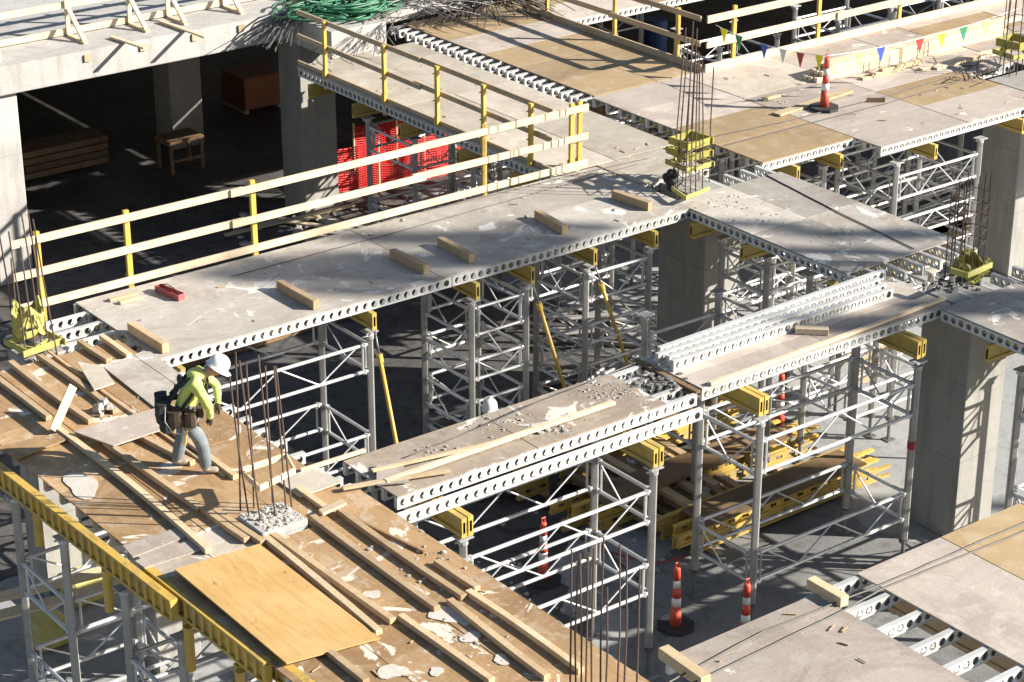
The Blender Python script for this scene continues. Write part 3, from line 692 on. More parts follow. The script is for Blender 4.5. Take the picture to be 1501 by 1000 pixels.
wire('dark cable down the middle of the cement spattered deck', [at(1118,254,.012), at(1230,312,.012), at(1340,365,.012)], .010)
wire('dark cable hanging in front of the rubble deck strip over the gap', [at(600,668,.05), at(700,628,.12), at(820,575,.3), at(925,535,.25)], .009)
wire('cable from the right column rebar to the shaded deck', [at(1430,388,.05), at(1465,400,.03), at(1501,415,.02), at(1560,430,.02)], .009)

# ------------------------------------------------------------------ rubble patches
ONDECK = [(13.45,23.7,25.92,28.55),(23.6,26.12,22.2,26.35),(13.75,18.85,20.36,21.62),(18.95,24.0,20.42,21.75),(23.72,26.2,15.9,20.36),(10.42,13.5,14,20.35),(12.5,13.5,20.35,21.05),(10.42,13.3,21.05,26.9),(26.2,28.5,26.88,31.7),(28.5,33.2,26.2,31.6),(23.75,25.28,27.3,28.5),(24.0,25.1,19.95,21.3),(24.0,25.0,26.0,27.3)]
def rubble(label, cx, cy, rx, ry, n, mat='rubble', z=0, s=(.005,.022)):
    n = int(n*.55)
    m = MB(); c = at(cx, cy, z)
    for i in range(n):
        a = random.random()*6.283; q = random.random()**.7*random.choice((1,1,.6))
        p = at(cx+rx*q*math.cos(a), cy+ry*q*math.sin(a), z)
        if not any(X0+.02 < p.x < X1-.02 and Y0+.02 < p.y < Y1-.02 for X0,X1,Y0,Y1 in ONDECK): continue
        m.chip(p, s[0]*.5+(s[1]-s[0])*random.random()**3*1.6, random.uniform(.3,.8))
    tag(m.build('cement_rubble', M[mat]), label, 'rubble', None, 'stuff')
rubble('cement crumbs on the near end of the cement spattered deck by the middle column', 1065, 298, 60, 14, 320)
rubble('cement crumbs in the middle of the cement spattered deck', 1230, 350, 50, 16, 180)
rubble('cement crumbs on the front corner of the cement spattered deck', 1120, 320, 60, 16, 200)
rubble('dark clods on the rubble deck strip', 812, 630, 28, 10, 110, 'rubble', 0, (.015,.04))
rubble('white cement crumbs across the far end of the rubble deck strip', 890, 575, 60, 14, 420)
rubble('cement crumbs across the middle of the rubble deck strip', 740, 620, 130, 22, 240, 'rubble', 0, (.01,.03))
rubble('cement crumbs on the near end of the rubble deck strip', 640, 660, 50, 14, 120)
rubble('cement crumbs on the shaded deck at the right edge', 1455, 440, 50, 12, 160)
rubble('cement crumbs on the upper part of the brown deck', 220, 620, 120, 40, 160, 'rubble', 0, (.01,.028))
rubble('cement flakes along the right edge of the brown deck', 640, 820, 110, 50, 200, 'rubble', 0, (.01,.035))
rubble('cement flakes on the lower part of the brown deck', 700, 940, 80, 40, 140, 'rubble', 0, (.01,.03))
rubble('dark debris and scrap between the loose beam ends and the rubble strip', 965, 560, 55, 16, 260, 'rubble_dark', -.02, (.02,.06))
rubble('debris round the foot of the right column rebar', 1395, 415, 60, 14, 260, 'rubble_dark', -.02, (.02,.07))
rubble('pale crumbs between the cement spattered deck and the loose beams', 1350, 392, 50, 12, 160, 'rubble', -.02, (.02,.05))
rubble('crumbs and scrap on the upper right deck near the lumber', 1150, 150, 60, 12, 60, 'lumber' if False else 'rubble', 0, (.01,.03))
# white cement cakes on the brown deck
for i, (cx, cy, rx, ry, l) in enumerate(((655,902,34,14,'large white cement cake at the end of the middle batten'),(575,985,24,14,'white cement cake at the bottom edge'),(640,985,14,7,'small white cement cake at the bottom edge'),(120,712,30,22,'white cement spill near the ribbed yellow beam'),(545,872,14,8,'small beige cement cake among the lower battens'),(690,935,20,9,'long white cement cake between two battens'),(735,968,14,9,'white cement cake near the bottom rebar'))):
    m = MB(); pts = []
    for k in range(22):
        a = 2*math.pi*k/22; q = .82+.16*math.sin(a*2+i*2)+.09*math.sin(a*3+i)+.05*math.sin(a*5+3*i)+random.uniform(-.02,.02); p = at(cx+rx*q*math.cos(a), cy+ry*q*math.sin(a), 0); pts.append((p.x,p.y))
    m.prism(pts, .004, .010); tag(m.build('cement_cake', M['cement_white']), l, 'cement cake', 'white cement cakes on the brown deck')

# ------------------------------------------------------------------ rebar clusters
def rebar_cluster(label, bars, name='rebar_cluster', rings=(), ringmat='rebar', r=.0115):
    """bars: (foot pixel x,y, top pixel y, lean dx,dy)"""
    p0 = at(bars[0][0], bars[0][1]); t = thing(name, label, 'rebar', p0, 'column starter bars')
    P = []
    for b in bars:
        f = at(b[0], b[1]); z1 = b[2]; l = b[3] if len(b) > 3 else (0,0)
        top = Vector((f.x+l[0], f.y+l[1], z1)); mid = f.lerp(top, .5)+Vector((random.uniform(-.02,.02),random.uniform(-.02,.02),0))
        f.z = -.15
        MB().tube([f, mid, top], r, 6).build('rebar', M['rebar'], t); P.append((f, top))
    for z in rings:
        c = sum((f.lerp(tp, (z+.15)/(tp.z+.15)) for f, tp in P), Vector((0,0,0)))/len(P)
        q = sorted((f.lerp(tp, (z+.15)/(tp.z+.15)) for f, tp in P), key=lambda v: math.atan2(v.y-c.y, v.x-c.x))
        q = [c+(v-c)*1.04 for v in q]
        MB().tube(q+[q[0]], .008, 5).build('tie', M[ringmat], t)
    return t, P
def wood_collar(label, z, pts, mat='lumber', w=.09):
    m = MB(); ps = [at(x,y,z) for x, y in pts]
    for i in range(len(ps)-1): m.bar(ps[i], ps[i+1], .025, w)
    tag(m.build('strap_collar', M[mat]), label, 'strap')
B1 = [(352,749,2.15,(.06,0)),(367,762,1.95,(-.12,.1)),(384,774,2.25,(-.13,.1)),(405,764,2.25,(-.1,.06)),(420,752,2.0,(-.05,.05)),(430,756,2.05,(-.12,.05)),(372,745,2.0,(0,0)),(400,740,1.9,(0,.02))]
rebar_cluster('starter bars rising from the concrete block head on the brown deck', B1)
cz = .52
wood_collar('pale wooden strap collar round the bars above the concrete block head', cz, [(353,690),(380,716),(432,690),(420,668),(353,690)], 'rail_new', .08)
B2 = [(835,1050,2.0),(845,1045,1.9),(852,1060,2.05,(-.05,0)),(868,1062,2.1,(0,.02)),(880,1050,2.15),(886,1055,1.6),(903,1048,2.05),(913,1040,1.9),(932,1052,1.8),(858,1040,1.9)]
rebar_cluster('starter bars rising past the bottom edge beside the lower right deck', B2, r=.0105)
B3 = [(22,505,1.75,(-.05,.05)),(28,500,1.3),(38,520,1.9,(-.06,.04)),(62,510,2.1,(-.1,.05)),(66,498,1.6),(72,505,2.05,(-.12,.03)),(84,515,2.05,(-.15,.08)),(55,524,1.7,(-.05,.1))]
rebar_cluster('starter bars wrapped in lime cloth at the left edge', B3)
B4 = [(985,270,2.75,(.25,.05)),(992,282,2.7,(.2,.05)),(1004,290,3.1,(.05,0)),(1012,286,2.95,(.02,0)),(1020,280,2.5,(-.05,.02)),(1030,276,2.3,(-.1,.02)),(1040,264,2.05,(0,0)),(1000,262,2.5,(.15,0)),(1025,262,2.3,(-.1,0)),(1010,258,2.4,(.05,0))]
rebar_cluster('starter bars leaning together over the middle column', B4, rings=(.2,.32,.44,.56,.68,.8))
B5 = [(1385,402,1.35),(1392,410,1.5),(1402,414,1.6),(1410,416,1.75),(1422,412,1.6),(1432,405,1.7),(1440,396,1.65),(1425,390,1.5),(1408,388,1.55),(1396,392,1.5)]
rebar_cluster('starter bars with hoops over the big right column', B5, rings=(.5,.7,.9,1.1,1.3))
B6 = [(1465,95,1.4,(.05,0)),(1470,104,1.5,(.05,0)),(1480,110,1.6),(1490,108,1.6),(1498,100,1.5),(1506,96,1.6),(1500,86,1.5),(1482,84,1.5),(1472,88,1.5)]
rebar_cluster('starter bars in the top right corner of the picture', B6, rings=(.3,.5,.9))
# cloth round rebar
def cloth(label, px, py, r, z0, z1, mat, name='wrapped_cloth', seed=0, cover=6.283, sag=.05, sx=1, sy=1):
    c = at(px, py); m = MB(); n = 36; k = 7; random.seed(seed); vs = []; fs = []
    for j in range(k):
        for i in range(n+1):
            a = cover*i/n+seed; q = 1+.07*math.sin(a*5+j)+random.uniform(-.09,.09)
            z = z0+(z1-z0)*j/(k-1)+sag*math.sin(a*3+seed)+random.uniform(-.015,.015)
            vs.append((c.x+r*q*sx*math.cos(a), c.y+r*q*sy*math.sin(a), z))
    for j in range(k-1):
        for i in range(n): fs.append((j*(n+1)+i, j*(n+1)+i+1, (j+1)*(n+1)+i+1, (j+1)*(n+1)+i))
    m.add(vs, fs); o = m.build(name, M[mat]); sm = o.modifiers.new('s', 'SOLIDIFY'); sm.thickness = .02
    tag(o, label, 'cloth', 'cloth wrapped round starter bars')
cloth('lime yellow cloth wrapped round the starter bars at the left edge', 45, 508, .22, .30, .62, 'lime', seed=1, sag=.1)
def form_collar(label, px, py, hx, hy, z, h, mat, ang=0):
    c = at(px, py); m = MB(); ca, sa = math.cos(ang), math.sin(ang)
    q = [(-hx,-hy),(hx,-hy),(hx,hy),(-hx,hy)]; P = [Vector((c.x+a*ca-b*sa, c.y+a*sa+b*ca, z)) for a, b in q]
    for i in range(4):
        a_, b_ = P[i], P[(i+1)%4]; d = (b_-a_).normalized()
        m.bar(a_-d*random.uniform(.02,.09)+Vector((0,0,random.uniform(-.01,.01))), b_+d*random.uniform(.0,.02), .03, h)
    tag(m.build('form_collar', M[mat], bevel=.004), label, 'form collar', 'board collars round starter bars')
form_collar('olive board collar round the middle starter bars, topmost', 1010, 270, .26, .24, .80, .13, 'olive', .1)
form_collar('olive board collar round the middle starter bars, second from the top', 1010, 270, .27, .25, .60, .12, 'olive', -.05)
form_collar('yellowish board collar round the middle starter bars, third from the top', 1011, 271, .28, .26, .40, .09, 'lime', .03)
form_collar('olive board collar round the top right starter bars, upper', 1486, 98, .27, .27, .52, .16, 'olive', .1)
form_collar('lime board collar round the top right starter bars, lower', 1486, 98, .29, .28, .30, .10, 'lime', -.08)
form_collar('lime board collar low round the left edge starter bars', 52, 512, .30, .26, .12, .10, 'lime', .15)
cloth('yellow green cloth bunched at the foot of the right column starter bars', 1422, 405, .27, .03, .28, 'olive', seed=5, sag=.08)
random.seed(11)
wood_collar('yellow strap collar round the right column starter bars', .42, [(1393,396),(1418,404),(1454,388)], 'lime', .09)
wood_collar('yellow strap collar round the middle starter bars', .15, [(985,276),(1005,290),(1040,276)], 'lime', .07)
wood_collar('bright yellow strap at the foot of the left starter bars', .08, [(12,506),(50,512),(72,498)], 'lime', .06)
# black bag beside middle rebar
m = MB(); c0 = at(985,262,.2)
for i in range(9): m.ball(c0+Vector((random.uniform(-.1,.1),random.uniform(-.1,.1),random.uniform(-.12,.1))), random.uniform(.07,.12), 9, 6)
tag(m.build('black_bag', M['dark_cloth'], smooth=True), 'black tool bag hanging beside the middle starter bars', 'bag')
# blue grey reel at left edge
t = thing('power_tool', 'blue grey round tool with a pale disc at the left edge by the lime cloth', 'tool', at(14,492,.1))
c0 = at(14,492,.12)
MB().tube([c0, c0+Vector((-.05,-.12,0))], .16, 18).build('housing', M['barrel'] if False else metal('slate_plastic', (.08,.09,.13), .5, 0), t)
MB().tube([c0+Vector((-.05,-.125,0)), c0+Vector((-.06,-.15,0))], .08, 16).build('disc', M['white'], t)
MB().tube([c0+Vector((-.15,0,.05)), c0+Vector((-.1,0,.22)), c0+Vector((.1,0,.22)), c0+Vector((.15,0,.05))], .02, 6).build('handle', M['black'], t)

# ------------------------------------------------------------------ loose aluminium beams
lb = [(940,516,1,19.10,21.86),(0,0,0,18.95,21.62),(0,0,0,19.02,21.42),(0,0,0,19.1,21.22),(0,0,0,19.0,21.02)]
for i, (x, y_, z, l) in enumerate(((19.15,21.58,.172,'rearmost'),(18.98,21.43,.17,'second from the rear'),(19.05,21.27,.171,'second from the front'),(19.0,21.12,.17,'nearest to the worn plywood'))):
    o = joist(None, x, y_, z, 4.75-.12*i, 'x', rz=(.028,.018,.008,.0)[i]); o.name = 'loose_joist'; tag(o, 'loose aluminium beam with round holes lying on the deck strip, '+l, 'beam', 'loose aluminium beams')
batten((1165,488),(1214,490), 'pale timber block lying in front of the loose aluminium beams', .13, .09, 'rail_new', name='timber_block')
plank('long pale strip of lumber on the front edge of the loose beam deck', at(1040,563,.03), at(1385,437,.03), .07, .05, 'rail_new')
plank('long pale lumber strip along the front edge of the rubble deck strip', at(565,706,.05), at(900,590,.05), .08, .05, 'rail_new')
plank('pale plank at the near left end of the rubble deck strip', at(502,716,.05), at(660,690,.05), .09, .03, 'lumber')
plank('second pale plank crossing the near left end of the rubble deck strip', at(545,690,.07), at(760,640,.04), .07, .03, 'lumber')
plank('pale square timber along the edge beside the rebar block', at(440,690,.04), at(535,660,.04), .05, .05, 'rail_new')
plank('small pale board beside the yellow beam end', at(437,716,.04)+Vector((0,0,.0)), at(478,745,.04), .09, .05, 'lumber')
plank('pale slanted board end by the concrete block head', at(470,752,.06), at(505,736,.12), .12, .04, 'rail_new')
stringer('short yellow beam end poking out between the block head and the rubble strip', at(462,728,0).to_2d()[:], at(432,698,0).to_2d()[:], -.02, 1, 'yellow', .2)
plank('chunky pale timber at the left corner of the bottom deck', at(972,955,.02), at(1012,985,.02)+Vector((0,-.25,0)), .14, .14, 'lumber', name='timber_block')
plank('chunky pale timber beside the open joists in the lower right', at(1188,853,.05), at(1238,882,.05), .13, .13, 'lumber', name='timber_block')
stringer('thin brown timber along the right edge of the rubble strip', (18.86,20.4),(18.86,21.7), .0, 1, 'old_dark_wood', .1)

# ------------------------------------------------------------------ yellow slanted props
def prop(label, a, b):
    t = thing('slanted_prop', label, 'prop', b, 'slanted yellow props'); a = Vector(a); b = Vector(b)
    c = a.lerp(b, .12)
    MB().tube([a, c], .018, 8).build('inner_tube', M['steel'], t, smooth=True)
    MB().tube([c, b], .034, 10).build('outer_tube', M['yellow'], t, smooth=True)
    MB().tube([a.lerp(b,.10), a.lerp(b,.135)], .05, 10).build('collar', M['yellow'], t)
    MB().box(b.x-.09,b.x+.09,b.y-.09,b.y+.09,ZF,ZF+.015).build('foot_plate', M['steel'], t)
prop('longest visible slanted yellow prop right of the worker', (17.08,25.8,-.5), at(612,812,ZF))
prop('slanted yellow prop under the middle of the long deck', (20.15,25.8,-.5), at(858,668,ZF))
prop('rusty slanted prop near the middle column', (21.45,25.8,-.5), at(948,620,ZF))

# ------------------------------------------------------------------ yellow beam pile on the floor
k = 0
rows = []
for (x0, yb, zb, L, n) in ((19.6,25.3,0,5.2,3),(19.5,23.2,0,5.0,3),(20.3,21.6,0,4.6,3)):
    pass
def pile_beam(x, y_, z, L, label, mat='yellow_beam', h=.2):
    t = thing('yellow_beam', label, 'beam', (x,y_,z), 'yellow beams piled on the floor')
    m = MB()
    for zz in (z+.018, z+h-.018): m.bar((x,y_,zz),(x+L,y_,zz), .08, .036)
    m.build('flanges', M[mat], t)
    # web with round holes shown as a row of struts
    s = MB(); q = 0; i = 0
    while q < L-.3:
        s.box(x+q, x+q+.16, y_-.014, y_+.014, z+.036, z+h-.036); q += .30
        s.box(x+q-.14, x+q, y_-.014, y_+.014, z+.036, z+.07); s.box(x+q-.14, x+q, y_-.014, y_+.014, z+h-.07, z+h-.036)
    s.build('web', M[mat], t)
PR = [(19.3,25.2,4.9,3,2,'back pile'),(19.4,23.6,5.0,3,2,'middle pile'),(20.2,22.15,4.4,3,2,'front pile')]
pos = ('front','middle','rear')
for (x, yb, L, nc, nr, l) in PR:
    for s_ in (x+.6, x+L-.9):
        tag(MB().box(s_,s_+.1,yb-.2,yb+1.0,ZF,ZF+.1).build('bearer', M['lumber_old']), 'timber bearer under the '+l+' of yellow beams, '+('left end','right end')[s_ > x+1], 'timber', 'bearers under the beam piles')
    for r_ in range(nr):
        for c_ in range(nc):
            pile_beam(x+random.uniform(-.2,.25), yb+c_*.30+random.uniform(-.03,.03), ZF+.1+r_*.21, L, 'yellow beam in the %s layer of the %s, %s one'%(('lower','upper')[r_], l, pos[c_]), 'yellow_beam' if r_ else 'yellow_dirty')
    for c_ in range(1):
        o = MB().box(x+.5,x+L-.4,yb-.1,yb+.55,ZF+.1+nr*.21+.002,ZF+.13+nr*.21).build('cover_board', M['old_dark_wood']); tag(o, 'dark board lying on top of the %s of yellow beams'%l, 'board')
# pale boards leaning behind
for i, (p, q, z0, z1, l) in enumerate((((1232,540),(1262,492),-3.5,-2.6,'left'),((1258,560),(1290,505),-3.5,-2.7,'middle'),((1285,545),(1318,500),-3.6,-2.7,'right'))):
    a = at(*p, z0); b = at(*q, z1); tag(MB().bar(a, b, .45, .03, (0,-1,.6)).build('pale_sheet', M['rail_new']), 'pale sheet stacked on edge on the sunlit floor left of the big column, %s one'%l, 'board', 'pale sheets left of the big column')

# ------------------------------------------------------------------ striped markers
def marker(label, px, py, z, full=True):
    p = at(px, py, z); t = thing('traffic_marker', label, 'traffic marker', p, 'striped traffic markers')
    n = 14; m = MB(); rr = [(0,.0,.30),(0,.0,.30)]
    vs = []; 
    m.prism([(p.x+.29*math.cos(a), p.y+.29*math.sin(a)) for a in [math.pi/4*k+.39 for k in range(8)]], z+.003, z+.06)
    m.build('base', M['black'], t)
    prof = [(.06,.092),(.38,.076),(.385,.073),(.52,.067),(.525,.070),(.68,.061),(.685,.059),(.81,.055),(.815,.058),(.98,.052),(1.02,.044)]
    seg = [(0,1,'orange'),(2,3,'white'),(4,5,'orange'),(6,7,'white'),(8,10,'orange')]
    for a, b, mt in seg:
        q = MB(); q.tube([(p.x,p.y,z+prof[k][0]) for k in range(a,b+1)], [prof[k][1] for k in range(a,b+1)], n)
        q.build('reflective_band' if mt == 'white' else 'body_section', M[mt], t, smooth=True)
    tube_h = MB(); tube_h.tube([(p.x-.03,p.y,z+1.02),(p.x-.03,p.y,z+1.10),(p.x+.03,p.y,z+1.10),(p.x+.03,p.y,z+1.02)], .015, 6); tube_h.build('handle', M['orange'], t)
    return t
marker('orange and white striped marker on a black base on the upper right deck', 1208, 160, 0)
marker('striped marker on an octagonal base on the dark floor left of the bottom deck', 990, 920, ZF)
marker('striped marker half hidden behind the corner of the bottom deck', 1091, 945, ZF)
marker('red orange marker seen through the ledgers of the front tower', 796, 852, ZF)
marker('striped marker standing behind the front edge of the loose beam deck', 1142, 626, ZF)
# ------------------------------------------------------------------ flag string
def flags():
    pts = [at(1020,175,1.0)]
    A = Vector(at(1108,130,0)); 
    P = [Vector((29.9,31.5,1.05)), None]
    t = thing('flag_string', 'string of coloured pennants across the upper right deck', 'pennants', (30,30,1))
    d0 = at(1208,162); top = Vector((d0.x,d0.y,1.08)); L0 = Vector((29.3,31.6,.95)); e = at(1486,100); R0 = Vector((e.x,e.y,1.25))
    def cat(a, b, q, s): return a.lerp(b, q)+Vector((0,0,-4*s*q*(1-q)))
    def seg(a, b, s, fl):
        m = MB(); m.tube([cat(a,b,k/16,s) for k in range(17)], .006, 5); m.build('cord', M['white'], t)
        d = (b-a).normalized()
        for q, mt in fl:
            p = cat(a,b,q,s); w = .11
            f = MB(); pp = [p-d*w, p+d*w, p+Vector((0,0,-.3))+d*.02]
            nrm = Vector((-d.y,d.x,0))*.004
            f.add([v+nrm for v in pp]+[v-nrm for v in pp], [(0,1,2),(5,4,3),(0,3,4,1),(1,4,5,2),(2,5,3,0)])
            f.build('pennant', M[mt], t)
    seg(L0, top, .12, [(.08,'yellow_flag'),(.22,'green_flag'),(.45,'blue_flag'),(.62,'white'),(.77,'red'),(.93,'yellow_flag')])
    seg(top, R0, .12, [(.16,'tan_flag'),(.27,'blue_flag'),(.47,'red'),(.585,'yellow_flag'),(.70,'green_flag'),(.82,'tan_flag')])
flags()
# ------------------------------------------------------------------ lumber on the upper right deck
LB = []
a0 = at(1190,122); 
for i in range(9):
    row, col = divmod(i, 3)
    x = 30.3+.06*random.random()+.18*row; y_ = 29.72+.13*col
    o = MB().box(x, x+5.6+random.uniform(-.6,.3), y_, y_+.10, .004+row*.10, .094+row*.10).build('long_board', M['rail_new'], bevel=.003)
    tag(o, 'long bleached board in the upper right lumber stack, %s in the %s layer'%(('front','middle','rear')[col], ('bottom','middle','top')[row]), 'board', 'boards of the lumber stack')
for i, L in enumerate((1.2,1.5,1.1)):
    o = MB().box(31.2+.25*i, 31.2+.25*i+L, 29.28-.02*i, 29.38-.02*i, .004+.05*i, .05+.05*i).build('short_board', M['lumber'], bevel=.003); tag(o, 'short board in front of the lumber stack, %s'%('lowest','middle','topmost')[i], 'board', 'short boards by the lumber stack')
for i, L in enumerate((2.2,1.9)):
    o = MB().box(32.6+.3*i, 32.6+.3*i+L, 29.0-.14*i, 29.12-.14*i, .004, .05).build('short_board', M['rail_new'], bevel=.003); tag(o, 'narrow board lying right of the lumber stack, %s one'%('rear','front')[i], 'board', 'short boards by the lumber stack')
plank('pale plank lying behind the striped marker', at(1138,168,.03), at(1245,133,.03), .2, .04, 'lumber')
plank('small wood offcut left of the striped marker', at(1118,146,.03), at(1143,140,.03), .08, .05, 'lumber')
o = MB().box(30.75,30.77,27.95,29.0,0.004,.2).build('upright_board', M['old_dark_wood']) if False else None
t_ = at(1270,150); tag(MB().bar(t_, at(1297,150)+Vector((0,0,0)), .02, .18).build('dark_board', M['old_dark_wood']), 'dark board on edge on the cables right of the striped marker', 'board')
# scrap pile by top right rebar
m = MB()
for i in range(18):
    p = at(1425+random.uniform(-30,30), 108+random.uniform(-10,10)+(random.random()*6), 0); m.tube([p+Vector((0,0,.03)), p+Vector((random.uniform(-.3,.3),random.uniform(-.3,.3),random.uniform(.05,.2)))], random.uniform(.008,.018), 5)
tag(m.build('scrap_heap', M['rebar']), 'heap of rusty scrap beside the top right starter bars', 'scrap', None, 'stuff')

# ------------------------------------------------------------------ hose and rebar bundles at the top
m = MB(); hc = at(510,14,.62)
for i in range(34):
    a0 = random.random()*6.28; rx = random.uniform(.5,1.5); ry = random.uniform(.3,.8); cx = hc.x+random.uniform(-.5,.6); cy = hc.y+random.uniform(-.3,.4); P = []
    for k in range(22):
        a = a0+k*.27; w_ = 1+.25*math.sin(a*3+i); P.append((cx+rx*w_*math.cos(a)*.75, cy+ry*w_*math.sin(a)*1.1, .63+random.uniform(0,.05)+.22*abs(math.sin(a*.5+i))*(i/34)))
    m.tube(P, .022, 6)
tag(m.build('hose_pile', M['hose'], smooth=True), 'tangled pile of green hose on the slab at the top', 'hose')
def bundle(label, pa, za, pb, zb, n, spread, mat='rebar_dark', droop=.2, r=.009, fan=.3):
    m = MB(); A = at(*pa, za); B = at(*pb, zb)
    for i in range(n):
        o = Vector((random.gauss(0,spread), random.gauss(0,spread), random.gauss(0,spread*.3))); o2 = Vector((random.gauss(0,spread+fan*.5), random.gauss(0,spread+fan*.5), random.uniform(-.1,.15)))
        P = [A+o, A.lerp(B,.5)+(o+o2)/2+Vector((0,0,droop)), B+o2]; Q = []
        for k in range(9):
            q = k/8; Q.append(P[0]*(1-q)**2+P[1]*2*q*(1-q)+P[2]*q*q)
        m.tube(Q, r, 5)
    tag(m.build('rod_bundle', M[mat]), label, 'rod bundle')
bundle('bundle of pale bent rods drooping over the slab edge left of the green hose', (440,15),.64,(385,62),.25, 34, .12, 'steel', .12, .009, .4)
bundle('bundle of rods hanging down in front of the slab corner under the hose', (560,18),.62,(515,75),.1, 50, .22, 'steel', .2, .009, .5)
bundle('bundle of grey rods fanning right from the green hose', (550,12),.62,(640,10),.5, 44, .25, 'steel', .3, .009, .5)
bundle('dark bundle of rebar ends on the ochre deck at the top', (705,-8),.5,(672,26),.1, 60, .22, 'rebar_dark', .35, .011, .5)
bundle('dark bundle of rods spreading right over the ochre deck', (700,-5),.6,(775,12),.1, 60, .2, 'rebar_dark', .35, .011, .6)

# ------------------------------------------------------------------ things under the slab
m = thing('crate', 'large orange brown crate in the dark under the upper slab', 'crate', (26.3,45.8,ZF), None)
cx = at(352,158,ZF)
q = MB(); x0, y0 = cx.x-.2, cx.y-.6; q.box(x0,x0+1.1,y0,y0+1.15,ZF+.1,ZF+.92); q.build('box', M['crate'], m, bevel=.02)
for k_ in (0, .96): MB().box(x0+k_,x0+k_+.12,y0+.02,y0+1.12,ZF,ZF+.1).build('pallet_runner', M['lumber_old'], m)
t = thing('work_table', 'wooden work table in the shadow under the upper slab', 'table', at(266,246,ZF)); c0 = at(266,246,ZF)
MB().box(c0.x-.45,c0.x+.45,c0.y-.35,c0.y+.35,ZF+.72,ZF+.80).build('tabletop', M['old_dark_wood'], t)
for sx in (-.4,.4):
    for sy in (-.3,.3): MB().box(c0.x+sx-.035,c0.x+sx+.035,c0.y+sy-.035,c0.y+sy+.035,ZF,ZF+.72).build('leg', M['old_dark_wood'], t)
MB().bar((c0.x-.4,c0.y-.3,ZF+.3),(c0.x+.4,c0.y-.3,ZF+.3), .04,.06).build('stretcher', M['old_dark_wood'], t)
wc = at(95,250,ZF)
for i in range(8):
    r_, c_ = divmod(i, 2)
    o = MB().box(wc.x-1.1+random.uniform(-.1,.1), wc.x+1.0, wc.y-.3+c_*.42, wc.y+.08+c_*.42, ZF+.08+r_*.17, ZF+.22+r_*.17).build('stacked_timber', M['old_dark_wood'], bevel=.004)
    tag(o, 'timber in the shaded stack under the slab, %s of layer %s from below'%(('front','rear')[c_], ('one','two','three','four')[r_]), 'timber', 'stacked timbers under the slab')
# loose boards on the floor behind the long guardrail
for i, (p, q_, l) in enumerate((((370,330),(470,318),'leftmost'),((395,322),(500,335),'second'),((330,345),(520,300),'longest'),((540,300),(640,322),'under the walkway'),((500,345),(585,325),'by the toe board'),((640,290),(700,310),'rightmost'),((440,345),(560,352),'nearest the deck'))):
    plank('scrap board on the floor behind the long guardrail, '+l, at(*p, ZF+.06), at(*q_, ZF+.06), .14, .04, 'rail_new', group='scrap boards behind the guardrail')
m = MB()
for i in range(30):
    p = at(random.uniform(340,520), random.uniform(305,365), ZF+.02); m.chip(p, random.uniform(.05,.18), .3)
tag(m.build('floor_scrap', M['rubble']), 'pale scrap scattered on the floor behind the guardrail', 'scrap', None, 'stuff')
wood_floor = MB()
for i in range(9):
    p = at(100+random.uniform(-40,40), 360, ZF); 
for i, yy in enumerate((33.2,33.8,34.5)):
    plank('dark long timber on the floor in the shadow behind the long guardrail, %s one'%('front','middle','rear')[i], (16.0,yy,ZF+.08), (22.0,yy+.2,ZF+.08), .2, .12, 'old_dark_wood', group='dark timbers on the floor')
# red net fence
def net(label, a, b, h):
    t = thing('plastic_net_fence', label, 'fence', a)
    m = MB(); a = Vector(a); b = Vector(b); d = b-a; L = d.length; n = int(L/.06); k = int(h/.055)
    off = lambda q: Vector((.06*math.sin(q*9), .12*math.sin(q*7), -.06*abs(math.sin(q*11))))
    for j in range(k+1): m.tube([a+d*(i/24)+off(i/24)+Vector((0,0,h*j/k)) for i in range(25)], .014, 4)
    for i in range(n+1):
        p = a+d*(i/n)+off(i/n); m.tube([p, p+Vector((0,0,h))], .013, 4)
    m.build('mesh', M['net'], t)
    for q in (0,.33,.66,1): p = a+d*q; MB().tube([p+Vector((0,0,-.0)), p+Vector((0,0,h+.1))], .025, 6).build('stake', M['lumber'], t)
net('red plastic net fence under the walkway, front run', at(488,286,ZF), at(690,248,ZF), 1.05)
net('red plastic net fence under the walkway, rear run', at(520,250,ZF), at(705,218,ZF), 1.05)
o = MB().tube([at(452,312,ZF), at(452,312,ZF)+Vector((0,0,1.0))], .17, 16).build('red_drum', M['red']); tag(o, 'dark red drum standing by the slab corner column', 'drum')
# scaffold clutter on the sunlit floor right of the cement deck
for i in range(16):
    p = at(1250+random.uniform(-30,150), 300+random.uniform(-10,70), ZF+.1); L = random.uniform(1.5,3.5); z = random.choice((0,.15,.3,.45))
    m = MB(); a = p+Vector((0,0,z)); b = a+Vector((L, random.uniform(-.1,.5), 0)); 
    m.tube([a, b], .03, 8); m.tube([a+Vector((0,0,.3)), b+Vector((0,0,.3))], .03, 8)
    for q in range(5): m.tube([a.lerp(b,q/4)+Vector((0,0,.3*(q%2))), a.lerp(b,min(1,(q+1)/4))+Vector((0,0,.3*((q+1)%2)))], .016, 6)
    tag(m.build('ledger_frame', M['alu']), 'aluminium ledger frame lying in the heap on the floor beyond the cement spattered deck', 'ledger frame', 'heap of ledger frames on the floor')
for i, (px, py, l) in enumerate(((1345,385,'left'),(1400,360,'right'))):
    p = at(px, py, ZF)
    for k in range(5):
        o = MB().box(p.x-1.2+.1*k, p.x+1.4, p.y-.3, p.y+.3, ZF+.02+k*.11, ZF+.11+k*.11).build('stacked_plank', M['rail_new']); tag(o, 'pale plank in the %s floor stack beyond the cement deck, %s'%(l, ('lowest','second from below','middle','second from top','topmost')[k]), 'plank', 'pale plank stacks on the floor')
tag(MB().tube([at(960,75,ZF), at(960,75,ZF)+Vector((0,0,.9))], .32, 20).build('plastic_drum', M['barrel']), 'blue plastic drum on the floor of the dark opening', 'drum')
